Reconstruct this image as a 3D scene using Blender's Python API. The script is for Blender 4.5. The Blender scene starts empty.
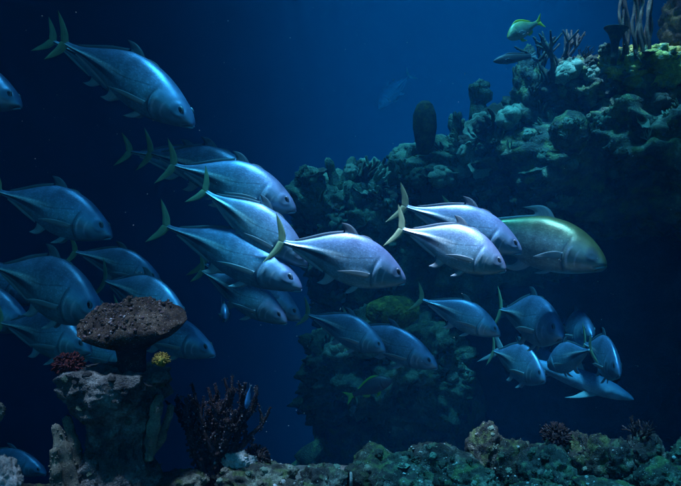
import bpy, bmesh, math, random
from mathutils import Vector, Matrix, noise, Euler
from mathutils.bvhtree import BVHTree

scene = bpy.context.scene
col = scene.collection
R = math.radians

# ------------------------------------------------------------------ camera
CAMZ = 1.5
cam_d = bpy.data.cameras.new('camera')
cam_d.lens = 35; cam_d.sensor_width = 36
cam_d.clip_start = 0.05; cam_d.clip_end = 200
cam = bpy.data.objects.new('camera', cam_d); col.objects.link(cam)
cam.location = (0, 0, CAMZ); cam.rotation_euler = (R(90), 0, 0)
scene.camera = cam

# ------------------------------------------------------------------ light
SUN_DIR = Vector((-0.12, -0.17, 1.0)).normalized()      # towards the sun
SUN_EL = math.asin(SUN_DIR.z)
SUN_AZ = math.atan2(SUN_DIR.x, SUN_DIR.y)
world = bpy.data.worlds.new('World'); scene.world = world
world.use_nodes = True
wn = world.node_tree.nodes; wl = world.node_tree.links
bg = wn['Background']
sky = wn.new('ShaderNodeTexSky'); sky.sky_type = 'NISHITA'; sky.sun_disc = False
sky.sun_elevation = SUN_EL; sky.sun_rotation = SUN_AZ
wt = wn.new('ShaderNodeMix'); wt.data_type = 'RGBA'; wt.blend_type = 'MULTIPLY'; wt.inputs[0].default_value = 1
wt.inputs[7].default_value = (0.06, 0.66, 0.95, 1)        # daylight as the water passes it on
wl.new(sky.outputs['Color'], wt.inputs[6]); wl.new(wt.outputs[2], bg.inputs['Color'])
bg.inputs['Strength'].default_value = 0.013
sun_d = bpy.data.lights.new('sun', 'SUN'); sun_d.energy = 5.0
sun_d.angle = R(8); sun_d.color = (0.40, 0.57, 1.0)
sun = bpy.data.objects.new('sun', sun_d); col.objects.link(sun)
sun.rotation_euler = SUN_DIR.to_track_quat('Z', 'Y').to_euler()
sun.location = SUN_DIR * 15

scene.render.engine = 'CYCLES'
cy = scene.cycles
cy.use_denoising = True
try: cy.denoiser = 'OPENIMAGEDENOISE'
except Exception: pass
cy.max_bounces = 5; cy.diffuse_bounces = 2; cy.glossy_bounces = 2
cy.transmission_bounces = 3; cy.volume_bounces = 1; cy.transparent_max_bounces = 6
cy.caustics_reflective = False; cy.caustics_refractive = False
vs = scene.view_settings
vs.view_transform = 'Standard'; vs.look = 'None'; vs.gamma = 1; vs.exposure = 2.45
try: vs.use_curve_mapping = False
except Exception: pass
scene.display_settings.display_device = 'sRGB'

# ------------------------------------------------------------------ helpers
KPX = 36.0 / 35.0 / 681.0
def P(px, py, Y):
    """a point of the photograph (681 x 486) at distance Y in front of the camera"""
    return Vector(((px - 340.5) * KPX * Y, Y, CAMZ - (py - 243.0) * KPX * Y))

def sm(a, b, x):
    t = max(0.0, min(1.0, (x - a) / (b - a))); return t * t * (3 - 2 * t)

def tag(o, label=None, cat=None, group=None, kind=None):
    if label: o['label'] = label
    if cat: o['category'] = cat
    if group: o['group'] = group
    if kind: o['kind'] = kind
    return o

def empty(name, loc):
    o = bpy.data.objects.new(name, None); col.objects.link(o)
    o.location = loc; o.empty_display_size = 0.05
    return o

class MB:
    def __init__(s): s.v = []; s.f = []; s.m = []; s.uv = []
    def add(s, co, uv=(0, 0)):
        s.v.append(tuple(co)); s.uv.append(uv); return len(s.v) - 1
    def face(s, idx, m=0): s.f.append(tuple(idx)); s.m.append(m)
    def build(s, name, mats, parent=None, smooth=True):
        me = bpy.data.meshes.new(name)
        me.from_pydata(s.v, [], s.f)
        ul = me.uv_layers.new(name='UVMap')
        for lp in me.loops: ul.data[lp.index].uv = s.uv[lp.vertex_index]
        for m in (mats if isinstance(mats, (list, tuple)) else [mats]): me.materials.append(m)
        for p, mi in zip(me.polygons, s.m):
            p.material_index = mi; p.use_smooth = smooth
        me.update()
        o = bpy.data.objects.new(name, me); col.objects.link(o)
        if parent: o.parent = parent
        return o

def fbm(p, o=4, lac=2.1, H=0.55):
    a = 1.0; s = 0.0; q = p.copy()
    for i in range(o):
        s += a * noise.noise(q); q = q * lac + Vector((3.1, 1.7, 5.3)); a *= H
    return s

def catmull(pts, t):
    n = len(pts) - 1
    x = min(max(t, 0.0), 1.0) * n
    i = min(int(x), n - 1); f = x - i
    p1, p2 = pts[i], pts[i + 1]
    p0 = pts[i - 1] if i > 0 else [2 * a - b for a, b in zip(p1, p2)]
    p3 = pts[i + 2] if i + 2 <= n else [2 * b - a for a, b in zip(p1, p2)]
    return [0.5 * ((2 * b) + (c - a) * f + (2 * a - 5 * b + 4 * c - d) * f * f + (3 * b - a - 3 * c + d) * f ** 3)
            for a, b, c, d in zip(p0, p1, p2, p3)]

def hermite_table(tab):
    """monotone cubic interpolation of (x, y) rows"""
    xs = [a for a, b in tab]; ys = [b for a, b in tab]; n = len(xs)
    d = [(ys[i + 1] - ys[i]) / (xs[i + 1] - xs[i]) for i in range(n - 1)]
    m = [d[0]] + [0 if d[i - 1] * d[i] <= 0 else 2 * d[i - 1] * d[i] / (d[i - 1] + d[i]) for i in range(1, n - 1)] + [d[-1]]
    def f(x):
        if x <= xs[0]: return ys[0]
        if x >= xs[-1]: return ys[-1]
        i = 0
        while x > xs[i + 1]: i += 1
        h = xs[i + 1] - xs[i]; t = (x - xs[i]) / h
        return ((2 * t ** 3 - 3 * t * t + 1) * ys[i] + (t ** 3 - 2 * t * t + t) * h * m[i]
                + (-2 * t ** 3 + 3 * t * t) * ys[i + 1] + (t ** 3 - t * t) * h * m[i + 1])
    return f

# ------------------------------------------------------------------ materials
def new_mat(name):
    m = bpy.data.materials.new(name); m.use_nodes = True
    nt = m.node_tree
    return m, nt, nt.nodes, nt.links, nt.nodes['Principled BSDF']

def N(nodes, kind, **kw):
    n = nodes.new(kind)
    for k, v in kw.items(): setattr(n, k, v)
    return n

def ramp(nodes, stops, interp='LINEAR'):
    n = nodes.new('ShaderNodeValToRGB'); cr = n.color_ramp; cr.interpolation = interp
    while len(cr.elements) < len(stops): cr.elements.new(0.5)
    for e, (p, c) in zip(cr.elements, stops):
        e.position = p; e.color = (c[0], c[1], c[2], 1) if not isinstance(c, (int, float)) else (c, c, c, 1)
    return n

def mixc(nodes, links, fac, a, b, blend='MIX'):
    n = nodes.new('ShaderNodeMix'); n.data_type = 'RGBA'; n.blend_type = blend
    for sock, val in ((n.inputs[0], fac), (n.inputs[6], a), (n.inputs[7], b)):
        if hasattr(val, 'is_linked') or hasattr(val, 'links'): links.new(val, sock)
        elif isinstance(val, (int, float)): sock.default_value = val
        else: sock.default_value = (val[0], val[1], val[2], 1)
    return n.outputs[2]

def math_n(nodes, links, op, a, b=0.0, c=0.0):
    n = nodes.new('ShaderNodeMath'); n.operation = op
    for s, v in zip(n.inputs, (a, b, c)):
        if hasattr(v, 'links'): links.new(v, s)
        else: s.default_value = v
    return n.outputs[0]

def rock_mat(name, dark, mid, light, speck=0.0, scale=1.0, accent=None, bump=0.6, speckcol=(0.75, 0.75, 0.7)):
    m, nt, n, l, b = new_mat(name)
    tc = N(n, 'ShaderNodeTexCoord')
    big = N(n, 'ShaderNodeTexNoise'); big.inputs['Scale'].default_value = 4.0 * scale; big.inputs['Detail'].default_value = 8
    big.inputs['Roughness'].default_value = 0.65
    l.new(tc.outputs['Object'], big.inputs['Vector'])
    cr = ramp(n, [(0.34, dark), (0.52, mid), (0.68, light)])
    l.new(big.outputs['Fac'], cr.inputs['Fac'])
    c = cr.outputs['Color']
    if accent:
        ac = N(n, 'ShaderNodeTexNoise'); ac.inputs['Scale'].default_value = 7.0 * scale; ac.inputs['Detail'].default_value = 6
        mp = N(n, 'ShaderNodeMapping'); mp.inputs['Location'].default_value = (7.3, 2.2, 4.1)
        l.new(tc.outputs['Object'], mp.inputs['Vector']); l.new(mp.outputs['Vector'], ac.inputs['Vector'])
        ar = ramp(n, [(0.52, 0.0), (0.62, 1.0)])
        l.new(ac.outputs['Fac'], ar.inputs['Fac'])
        c = mixc(n, l, ar.outputs['Color'], c, accent)
    fine = N(n, 'ShaderNodeTexNoise'); fine.inputs['Scale'].default_value = 38 * scale; fine.inputs['Detail'].default_value = 6
    fine.inputs['Roughness'].default_value = 0.7
    l.new(tc.outputs['Object'], fine.inputs['Vector'])
    fr = ramp(n, [(0.3, 0.35), (0.7, 1.5)])
    l.new(fine.outputs['Fac'], fr.inputs['Fac'])
    c = mixc(n, l, 1.0, c, fr.outputs['Color'], 'MULTIPLY')
    vo = N(n, 'ShaderNodeTexVoronoi'); vo.inputs['Scale'].default_value = 60 * scale
    l.new(tc.outputs['Object'], vo.inputs['Vector'])
    if speck > 0:
        sc2 = N(n, 'ShaderNodeTexNoise'); sc2.inputs['Scale'].default_value = 9 * scale; sc2.inputs['Detail'].default_value = 4
        l.new(tc.outputs['Object'], sc2.inputs['Vector'])
        pr = ramp(n, [(0.62 - 0.22 * speck, 0.0), (0.72 - 0.16 * speck, 1.0)])
        l.new(sc2.outputs['Fac'], pr.inputs['Fac'])
        dr = ramp(n, [(0.12, 1.0), (0.26, 0.0)])
        l.new(vo.outputs['Distance'], dr.inputs['Fac'])
        wn2 = N(n, 'ShaderNodeSeparateColor'); l.new(vo.outputs['Color'], wn2.inputs[0])
        pick = ramp(n, [(0.55, 0.0), (0.6, 1.0)]); l.new(wn2.outputs[0], pick.inputs['Fac'])
        f = math_n(n, l, 'MULTIPLY', pr.outputs['Color'], dr.outputs['Color'])
        f = math_n(n, l, 'MULTIPLY', f, pick.outputs['Color'])
        c = mixc(n, l, f, c, speckcol)
    l.new(c, b.inputs['Base Color'])
    b.inputs['Roughness'].default_value = 0.85
    b.inputs['Specular IOR Level'].default_value = 0.25
    hs = math_n(n, l, 'MULTIPLY_ADD', vo.outputs['Distance'], 0.5, fine.outputs['Fac'])
    hs = math_n(n, l, 'MULTIPLY_ADD', big.outputs['Fac'], 1.4, hs)
    bp = N(n, 'ShaderNodeBump'); bp.inputs['Strength'].default_value = bump; bp.inputs['Distance'].default_value = 0.03 / scale
    l.new(hs, bp.inputs['Height']); l.new(bp.outputs['Normal'], b.inputs['Normal'])
    return m

def fish_mat(name, back, flank, belly, metal=0.35, rough=0.36, stripe=True, gills=False):
    """UV: u along the body from the snout, v from the back (0) to the belly (1)"""
    m, nt, n, l, b = new_mat(name)
    uv = N(n, 'ShaderNodeUVMap'); sep = N(n, 'ShaderNodeSeparateXYZ'); l.new(uv.outputs['UV'], sep.inputs[0])
    u, v = sep.outputs[0], sep.outputs[1]
    tc = N(n, 'ShaderNodeTexCoord')
    ns = N(n, 'ShaderNodeTexNoise'); ns.inputs['Scale'].default_value = 6; ns.inputs['Detail'].default_value = 5
    l.new(tc.outputs['Object'], ns.inputs['Vector'])
    off = math_n(n, l, 'MULTIPLY_ADD', ns.outputs['Fac'], 0.12, -0.06)
    vv = math_n(n, l, 'ADD', v, off)
    cr = ramp(n, [(0.05, back), (0.28, [0.65 * x + 0.35 * y for x, y in zip(back, flank)]), (0.47, flank), (0.80, belly)])
    l.new(vv, cr.inputs['Fac']); c = cr.outputs['Color']
    # streaks of the scale rows along the body
    mp = N(n, 'ShaderNodeMapping'); mp.inputs['Scale'].default_value = (7, 60, 1)
    l.new(uv.outputs['UV'], mp.inputs['Vector'])
    st = N(n, 'ShaderNodeTexNoise'); st.inputs['Scale'].default_value = 1.6; st.inputs['Detail'].default_value = 3
    l.new(mp.outputs['Vector'], st.inputs['Vector'])
    sr = ramp(n, [(0.3, 0.90), (0.7, 1.08)]); l.new(st.outputs['Fac'], sr.inputs['Fac'])
    c = mixc(n, l, 1.0, c, sr.outputs['Color'], 'MULTIPLY')
    # blotches
    n2 = N(n, 'ShaderNodeTexNoise'); n2.inputs['Scale'].default_value = 14; n2.inputs['Detail'].default_value = 6
    l.new(tc.outputs['Object'], n2.inputs['Vector'])
    nr = ramp(n, [(0.3, 0.66), (0.7, 1.18)]); l.new(n2.outputs['Fac'], nr.inputs['Fac'])
    c = mixc(n, l, 1.0, c, nr.outputs['Color'], 'MULTIPLY')
    if stripe:   # scute row along the rear lateral line, its highlight and under-shade painted in
        d = math_n(n, l, 'ABSOLUTE', math_n(n, l, 'SUBTRACT', v, 0.49))
        li = ramp(n, [(0.03, 1.0), (0.06, 0.0)]); l.new(d, li.inputs['Fac'])
        ru = ramp(n, [(0.46, 0.0), (0.66, 1.0)]); l.new(u, ru.inputs['Fac'])
        f = math_n(n, l, 'MULTIPLY', li.outputs['Color'], ru.outputs['Color'])
        c = mixc(n, l, f, c, (0.82, 0.86, 0.84))
        d2 = math_n(n, l, 'ABSOLUTE', math_n(n, l, 'SUBTRACT', v, 0.60))
        l2 = ramp(n, [(0.035, 1.0), (0.07, 0.0)]); l.new(d2, l2.inputs['Fac'])
        f2 = math_n(n, l, 'MULTIPLY', l2.outputs['Color'], ru.outputs['Color'])
        f2 = math_n(n, l, 'MULTIPLY', f2, 0.8)
        c = mixc(n, l, f2, c, (0.02, 0.025, 0.04))
    if stripe:   # thin arched lateral line in front of the scutes
        ar = math_n(n, l, 'POWER', math_n(n, l, 'DIVIDE', math_n(n, l, 'SUBTRACT', 0.58, u), 0.3), 2.0)
        vl = math_n(n, l, 'MULTIPLY_ADD', ar, -0.14, 0.49)
        d3 = math_n(n, l, 'ABSOLUTE', math_n(n, l, 'SUBTRACT', v, vl))
        l3 = ramp(n, [(0.004, 0.45), (0.011, 0.0)]); l.new(d3, l3.inputs['Fac'])
        w3 = ramp(n, [(0.27, 0.0), (0.30, 1.0), (0.55, 1.0), (0.62, 0.0)]); l.new(u, w3.inputs['Fac'])
        c = mixc(n, l, math_n(n, l, 'MULTIPLY', l3.outputs['Color'], w3.outputs['Color']), c, (0.05, 0.08, 0.12))
    if gills:   # painted glints on the gill plates and shade of their slit, the dark lip line
        vq = math_n(n, l, 'POWER', math_n(n, l, 'ABSOLUTE', math_n(n, l, 'MULTIPLY', math_n(n, l, 'SUBTRACT', v, 0.58), 2.0)), 2.0)
        gu = math_n(n, l, 'MULTIPLY_ADD', vq, 0.11, math_n(n, l, 'SUBTRACT', u, 0.262))       # distance behind the gill edge
        gu = math_n(n, l, 'ADD', gu, math_n(n, l, 'MULTIPLY_ADD', n2.outputs['Fac'], 0.02, -0.01))
        vm = ramp(n, [(0.40, 0.0), (0.47, 1.0), (0.66, 1.0), (0.74, 0.0)]); l.new(v, vm.inputs['Fac'])
        vw = ramp(n, [(0.30, 0.0), (0.42, 1.0), (0.78, 1.0), (0.88, 0.0)]); l.new(v, vw.inputs['Fac'])
        for pos, wd, am, cc, mk in ((-0.026, .010, .55, (0.8, 0.86, 0.9), vm), (-0.080, .008, .42, (0.8, 0.86, 0.9), vm), (0.012, .008, .5, (0.05, 0.08, 0.12), vw)):
            dd = math_n(n, l, 'ABSOLUTE', math_n(n, l, 'SUBTRACT', gu, pos))
            rr_ = ramp(n, [(wd * .45, am), (wd, 0.0)]); l.new(dd, rr_.inputs['Fac'])
            c = mixc(n, l, math_n(n, l, 'MULTIPLY', rr_.outputs['Color'], mk.outputs['Color']), c, cc)
        dm = math_n(n, l, 'ABSOLUTE', math_n(n, l, 'SUBTRACT', v, math_n(n, l, 'MULTIPLY_ADD', u, 4.6, 0.56)))
        lm = ramp(n, [(0.012, .85), (0.03, 0.0)]); l.new(dm, lm.inputs['Fac'])
        um = ramp(n, [(0.055, 1.0), (0.066, 0.0)]); l.new(u, um.inputs['Fac'])
        c = mixc(n, l, math_n(n, l, 'MULTIPLY', lm.outputs['Color'], um.outputs['Color']), c, (0.03, 0.04, 0.06))
        # dusky skin round the eye
        ed = math_n(n, l, 'ADD', math_n(n, l, 'POWER', math_n(n, l, 'DIVIDE', math_n(n, l, 'SUBTRACT', u, 0.088), 0.05), 2.0), math_n(n, l, 'POWER', math_n(n, l, 'DIVIDE', math_n(n, l, 'SUBTRACT', v, 0.40), 0.20), 2.0))
        er_ = ramp(n, [(0.2, .6), (1.0, 0.0)]); l.new(ed, er_.inputs['Fac'])
        c = mixc(n, l, er_.outputs['Color'], c, (0.06, 0.09, 0.15))
    c_in = c
    oi = N(n, 'ShaderNodeObjectInfo')
    orp = ramp(n, [(0.0, (0.74, 0.80, 0.86)), (0.35, (1.0, 0.97, 0.92)), (0.7, (0.84, 0.96, 1.02)), (1.0, (1.08, 1.04, 1.05))]); l.new(oi.outputs['Random'], orp.inputs['Fac'])
    hd = ramp(n, [(0.16, 1.0), (0.29, 0.0)]); l.new(u, hd.inputs['Fac'])
    l.new(math_n(n, l, 'MULTIPLY_ADD', hd.outputs['Color'], 0.15 if metal > 0.2 else 0.0, metal), b.inputs['Metallic'])
    rr = math_n(n, l, 'MULTIPLY_ADD', n2.outputs['Fac'], 0.25, rough - 0.12)
    l.new(rr, b.inputs['Roughness'])
    b.inputs['Specular IOR Level'].default_value = 0.6
    # fine scales
    mp2 = N(n, 'ShaderNodeMapping'); mp2.inputs['Scale'].default_value = (95, 60, 1)
    l.new(uv.outputs['UV'], mp2.inputs['Vector'])
    vo = N(n, 'ShaderNodeTexVoronoi'); vo.inputs['Scale'].default_value = 1.0
    l.new(mp2.outputs['Vector'], vo.inputs['Vector'])
    vsep = N(n, 'ShaderNodeSeparateColor'); l.new(vo.outputs['Color'], vsep.inputs[0])
    vr = ramp(n, [(0.0, 0.80), (0.8, 1.06), (1.0, 1.35)]); l.new(vsep.outputs[0], vr.inputs['Fac'])
    c2 = mixc(n, l, math_n(n, l, 'SUBTRACT', 1.0, hd.outputs['Color']), c_in, mixc(n, l, 1.0, c_in, vr.outputs['Color'], 'MULTIPLY'))
    c2 = mixc(n, l, 1.0, c2, orp.outputs['Color'], 'MULTIPLY')
    l.new(c2, b.inputs['Base Color'])
    h = math_n(n, l, 'MULTIPLY_ADD', st.outputs['Fac'], 0.6, vo.outputs['Distance'])
    bp = N(n, 'ShaderNodeBump'); bp.inputs['Strength'].default_value = 0.06; bp.inputs['Distance'].default_value = 0.004
    hn = N(n, 'ShaderNodeTexNoise'); hn.inputs['Scale'].default_value = 34; hn.inputs['Detail'].default_value = 3
    l.new(tc.outputs['Object'], hn.inputs['Vector'])
    nh = math_n(n, l, 'SUBTRACT', 1.0, hd.outputs['Color'])
    h = math_n(n, l, 'ADD', math_n(n, l, 'MULTIPLY', h, nh), math_n(n, l, 'MULTIPLY', math_n(n, l, 'MULTIPLY', hn.outputs['Fac'], 4.0), hd.outputs['Color']))
    l.new(h, bp.inputs['Height']); l.new(bp.outputs['Normal'], b.inputs['Normal'])
    return m

def fin_mat(name, colr, edge, trans=0.35):
    m, nt, n, l, b = new_mat(name)
    uv = N(n, 'ShaderNodeUVMap')
    mp = N(n, 'ShaderNodeMapping'); mp.inputs['Scale'].default_value = (2.0, 26, 1)
    l.new(uv.outputs['UV'], mp.inputs['Vector'])
    st = N(n, 'ShaderNodeTexNoise'); st.inputs['Scale'].default_value = 1.5; st.inputs['Detail'].default_value = 3
    l.new(mp.outputs['Vector'], st.inputs['Vector'])
    cr = ramp(n, [(0.35, edge), (0.62, colr)]); l.new(st.outputs['Fac'], cr.inputs['Fac'])
    l.new(cr.outputs['Color'], b.inputs['Base Color'])
    b.inputs['Roughness'].default_value = 0.45
    tr = N(n, 'ShaderNodeBsdfTranslucent'); l.new(cr.outputs['Color'], tr.inputs['Color'])
    mx = N(n, 'ShaderNodeMixShader'); mx.inputs[0].default_value = trans
    l.new(b.outputs[0], mx.inputs[1]); l.new(tr.outputs[0], mx.inputs[2])
    l.new(mx.outputs[0], n['Material Output'].inputs['Surface'])
    bp = N(n, 'ShaderNodeBump'); bp.inputs['Strength'].default_value = 0.3; bp.inputs['Distance'].default_value = 0.003
    l.new(st.outputs['Fac'], bp.inputs['Height']); l.new(bp.outputs['Normal'], b.inputs['Normal'])
    return m

def plain(name, c, rough=0.6, metal=0.0, spec=0.5, var=0.3, scale=20):
    m, nt, n, l, b = new_mat(name)
    tc = N(n, 'ShaderNodeTexCoord'); ns = N(n, 'ShaderNodeTexNoise'); ns.inputs['Scale'].default_value = scale; ns.inputs['Detail'].default_value = 5
    l.new(tc.outputs['Object'], ns.inputs['Vector'])
    cr = ramp(n, [(0.3, [x * (1 - var) for x in c]), (0.7, [min(1, x * (1 + var)) for x in c])])
    l.new(ns.outputs['Fac'], cr.inputs['Fac']); l.new(cr.outputs['Color'], b.inputs['Base Color'])
    b.inputs['Roughness'].default_value = rough; b.inputs['Metallic'].default_value = metal
    b.inputs['Specular IOR Level'].default_value = spec
    return m

M_jack = fish_mat('silver_blue_skin', (0.27, 0.34, 0.55), (0.25, 0.41, 0.50), (0.26, 0.45, 0.50), metal=0.45, rough=0.42, gills=True)
M_green = fish_mat('green_gold_skin', (0.30, 0.33, 0.10), (0.28, 0.38, 0.32), (0.30, 0.44, 0.42), metal=0.4, stripe=False, gills=True)
M_dark = fish_mat('dark_brown_skin', (0.03, 0.03, 0.035), (0.06, 0.05, 0.05), (0.08, 0.07, 0.06), metal=0.0, rough=0.5, stripe=False)
M_reef = fish_mat('olive_yellow_skin', (0.30, 0.36, 0.10), (0.25, 0.34, 0.26), (0.4, 0.45, 0.35), metal=0.1, rough=0.5, stripe=False)
M_tang = fish_mat('bright_blue_skin', (0.05, 0.25, 0.5), (0.08, 0.38, 0.6), (0.12, 0.42, 0.6), metal=0.0, rough=0.5, stripe=False)
M_shark = fish_mat('grey_shark_skin', (0.10, 0.24, 0.42), (0.28, 0.48, 0.64), (0.65, 0.72, 0.74), metal=0.0, rough=0.55, stripe=False)
M_fin = fin_mat('green_yellow_fin', (0.64, 0.76, 0.42), (0.26, 0.38, 0.24), 0.5)
M_finp = fin_mat('pale_blue_fin', (0.55, 0.62, 0.60), (0.30, 0.38, 0.42))
M_finb = fin_mat('slate_blue_fin', (0.24, 0.32, 0.34), (0.10, 0.15, 0.19), 0.5)
M_find = fin_mat('dark_fin', (0.07, 0.07, 0.07), (0.03, 0.03, 0.035), 0.15)
M_finy = fin_mat('yellow_fin', (0.75, 0.75, 0.03), (0.55, 0.6, 0.03))
M_fing = fin_mat('bright_green_fin', (0.35, 0.75, 0.08), (0.2, 0.5, 0.06))
M_iris = plain('silver_iris', (0.12, 0.15, 0.17), 0.4, 0.2)
M_pupil = plain('black_pupil', (0.006, 0.006, 0.008), 0.2, spec=0.5)

M_reefrock = rock_mat('reef_rock', (0.03, 0.05, 0.04), (0.10, 0.16, 0.11), (0.30, 0.38, 0.24), speck=0.15, accent=(0.10, 0.16, 0.09), scale=1.2)
M_ledge = rock_mat('ledge_rock', (0.03, 0.035, 0.035), (0.10, 0.11, 0.08), (0.30, 0.30, 0.18), speck=0.1, accent=(0.16, 0.19, 0.08), scale=1.3)
M_shaderock = rock_mat('shade_darkened_rock', (0.006, 0.007, 0.008), (0.016, 0.018, 0.018), (0.04, 0.045, 0.04), scale=1.2)  # rock colour darkened to stand for deep shade
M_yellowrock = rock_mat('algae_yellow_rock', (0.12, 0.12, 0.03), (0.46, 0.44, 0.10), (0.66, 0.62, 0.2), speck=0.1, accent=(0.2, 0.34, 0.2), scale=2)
M_fore = rock_mat('speckled_rock', (0.014, 0.015, 0.012), (0.055, 0.055, 0.04), (0.30, 0.32, 0.22), speck=0.7, scale=3.2, accent=(0.09, 0.12, 0.045))
M_fore2 = rock_mat('purple_grey_rock', (0.014, 0.013, 0.012), (0.055, 0.05, 0.042), (0.24, 0.25, 0.19), speck=0.5, scale=3.6, accent=(0.10, 0.13, 0.07))
M_pillar = rock_mat('pillar_rock', (0.035, 0.033, 0.03), (0.15, 0.145, 0.125), (0.40, 0.39, 0.34), speck=0.35, scale=2.8, bump=1.0)
M_table = rock_mat('table_coral_skin', (0.022, 0.014, 0.009), (0.065, 0.042, 0.027), (0.15, 0.105, 0.07), speck=1.0, scale=3.6)
M_red = rock_mat('dark_red_coral', (0.03, 0.008, 0.008), (0.11, 0.02, 0.018), (0.26, 0.06, 0.04), speck=0.5, scale=6, speckcol=(0.6, 0.35, 0.3))
M_maroon = rock_mat('maroon_coral', (0.014, 0.009, 0.009), (0.04, 0.022, 0.02), (0.10, 0.055, 0.045), speck=0.75, scale=5)
M_ybush = rock_mat('yellow_tipped_coral', (0.05, 0.04, 0.01), (0.26, 0.18, 0.03), (0.85, 0.62, 0.10), speck=0.2, scale=6)
M_finger = rock_mat('tan_finger_coral', (0.08, 0.08, 0.06), (0.22, 0.20, 0.14), (0.42, 0.38, 0.26), speck=0.3, scale=5)
M_greencoral = rock_mat('pale_green_coral', (0.10, 0.16, 0.12), (0.28, 0.38, 0.26), (0.5, 0.56, 0.42), speck=0.2, scale=4)
M_browncoral = rock_mat('brown_coral', (0.03, 0.03, 0.025), (0.09, 0.08, 0.06), (0.2, 0.18, 0.12), speck=0.15, scale=4)
M_olive = rock_mat('olive_brain_coral', (0.05, 0.06, 0.015), (0.18, 0.2, 0.04), (0.42, 0.42, 0.08), scale=4)
M_sponge = rock_mat('dark_sponge', (0.02, 0.025, 0.02), (0.05, 0.06, 0.045), (0.10, 0.11, 0.07), scale=4, accent=(0.1, 0.09, 0.03))
M_polyp = rock_mat('white_polyp', (0.06, 0.03, 0.03), (0.22, 0.14, 0.13), (0.7, 0.65, 0.62), scale=9)
M_white = rock_mat('pale_coral_rubble', (0.25, 0.24, 0.2), (0.5, 0.48, 0.42), (0.75, 0.74, 0.68), scale=5)
M_sand = rock_mat('sea_sand', (0.03, 0.03, 0.025), (0.07, 0.068, 0.055), (0.14, 0.13, 0.11), speck=0.4, scale=3)
M_wall = plain('blue_tank_wall', (0.02, 0.05, 0.10), 0.9, spec=0.1, var=0.15, scale=0.6)
M_filter, _nt, _n, _l, _b = new_mat('teal_light_filter')
_t = _n.new('ShaderNodeBsdfTransparent'); _t.inputs['Color'].default_value = (0.16, 0.86, 0.92, 1)  # added tint for the light coming from above
_l.new(_t.outputs[0], _n['Material Output'].inputs['Surface']); _n.remove(_b)
M_grating = plain('light_grating_grey', (0.05, 0.06, 0.07), 0.9, spec=0.1)

# ------------------------------------------------------------------ large structure: tank, added light-shaping grating out of view, seabed
TX0, TX1, TY0, TY1, TZ0, TZ1 = -8.0, 9.0, -1.5, 11.5, -4.0, 6.0
def slab(name, x0, x1, y0, y1, z0, z1, mat):
    b = MB()
    for x in (x0, x1):
        for y in (y0, y1):
            for z in (z0, z1): b.add((x, y, z))
    for f in ((0, 1, 3, 2), (4, 6, 7, 5), (0, 4, 5, 1), (2, 3, 7, 6), (0, 2, 6, 4), (1, 5, 7, 3)): b.face(f)
    o = b.build(name, mat, smooth=False)
    return tag(o, kind='structure')
slab('tank_wall', TX0, TX1, TY1, TY1 + 0.3, TZ0, TZ1 + 0.1, M_wall)
slab('tank_wall', TX0 - 0.3, TX0 - 0.003, TY0, TY1 + 0.3, TZ0, TZ1 + 0.1, M_wall)
slab('tank_wall', TX1 + 0.003, TX1 + 0.3, TY0, TY1 + 0.3, TZ0, TZ1 + 0.1, M_wall)

SHX = SUN_DIR.x / SUN_DIR.z; SHY = SUN_DIR.y / SUN_DIR.z
def gauss2(x, y, cx, cy, sx, sy):
    return math.exp(-0.5 * (((x - cx) / sx) ** 2 + ((y - cy) / sy) ** 2))
def box2(x, y, x0, x1, y0, y1, e=0.2):
    return sm(x0 - e, x0 + e, x) * (1 - sm(x1 - e, x1 + e, x)) * sm(y0 - e, y0 + e, y) * (1 - sm(y1 - e, y1 + e, y))
def clear_part(x, y):
    return box2(x, y, -0.26, 1.15, 2.5, 3.1, .12)
def warm_part(x, y):          # gaps left in the added tint filter: over the front rocks and over the ledge top
    return (y < 2.3 and x < -0.3) or (x > 1.75 and 4.8 < y < 5.2)
def openness(x, y):
    """how open the added light grating is over the point (x, y) of the camera's level"""
    o = 0.001
    o = max(o, 1.0 * clear_part(x, y))
    o = max(o, 0.58 * box2(x, y, -0.60, -0.1, 2.5, 3.1, .15))
    o = max(o, 0.045 * box2(x, y, -2.0, -0.8, 2.5, 3.6))
    o = max(o, 0.27 * box2(x, y, -1.1, -0.4, 1.7, 2.25, .12))
    o = max(o, 0.33 * box2(x, y, -0.5, 1.6, 1.8, 2.2, .12))
    o = max(o, 0.27 * box2(x, y, 0.7, 1.65, 3.45, 4.4, .15))
    o = max(o, 0.085 * box2(x, y, -0.2, 0.7, 3.4, 4.1))
    o = max(o, 0.12 * box2(x, y, -0.12, 0.28, 4.3, 4.8, .1))
    o = max(o, 0.75 * box2(x, y, 1.15, 1.5, 4.3, 4.6, .1))
    o = max(o, 0.75 * box2(x, y, 1.5, 2.6, 4.6, 5.0, .12))
    o = max(o, 0.35 * box2(x, y, 0.9, 1.7, 4.6, 5.2, .12))
    o = max(o, 0.19 * box2(x, y, -0.6, 1.2, 5.5, 6.3))
    o = max(o, (1 - sm(9.7, 10.5, y)) * min(1, 1.35 * gauss2(x, y, 1.6, 8.2, 1.35, 1.35)))
    return min(1.0, o)
b = MB(); cell = 0.25
nx = int((TX1 - TX0) / cell); ny = int((TY1 - TY0) / cell)
dz = TZ1 - CAMZ
grid = {}; panes = []
for i in range(nx + 1):
    for j in range(ny + 1):
        grid[i, j] = b.add((TX0 + i * cell, TY0 + j * cell, TZ1))
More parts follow.
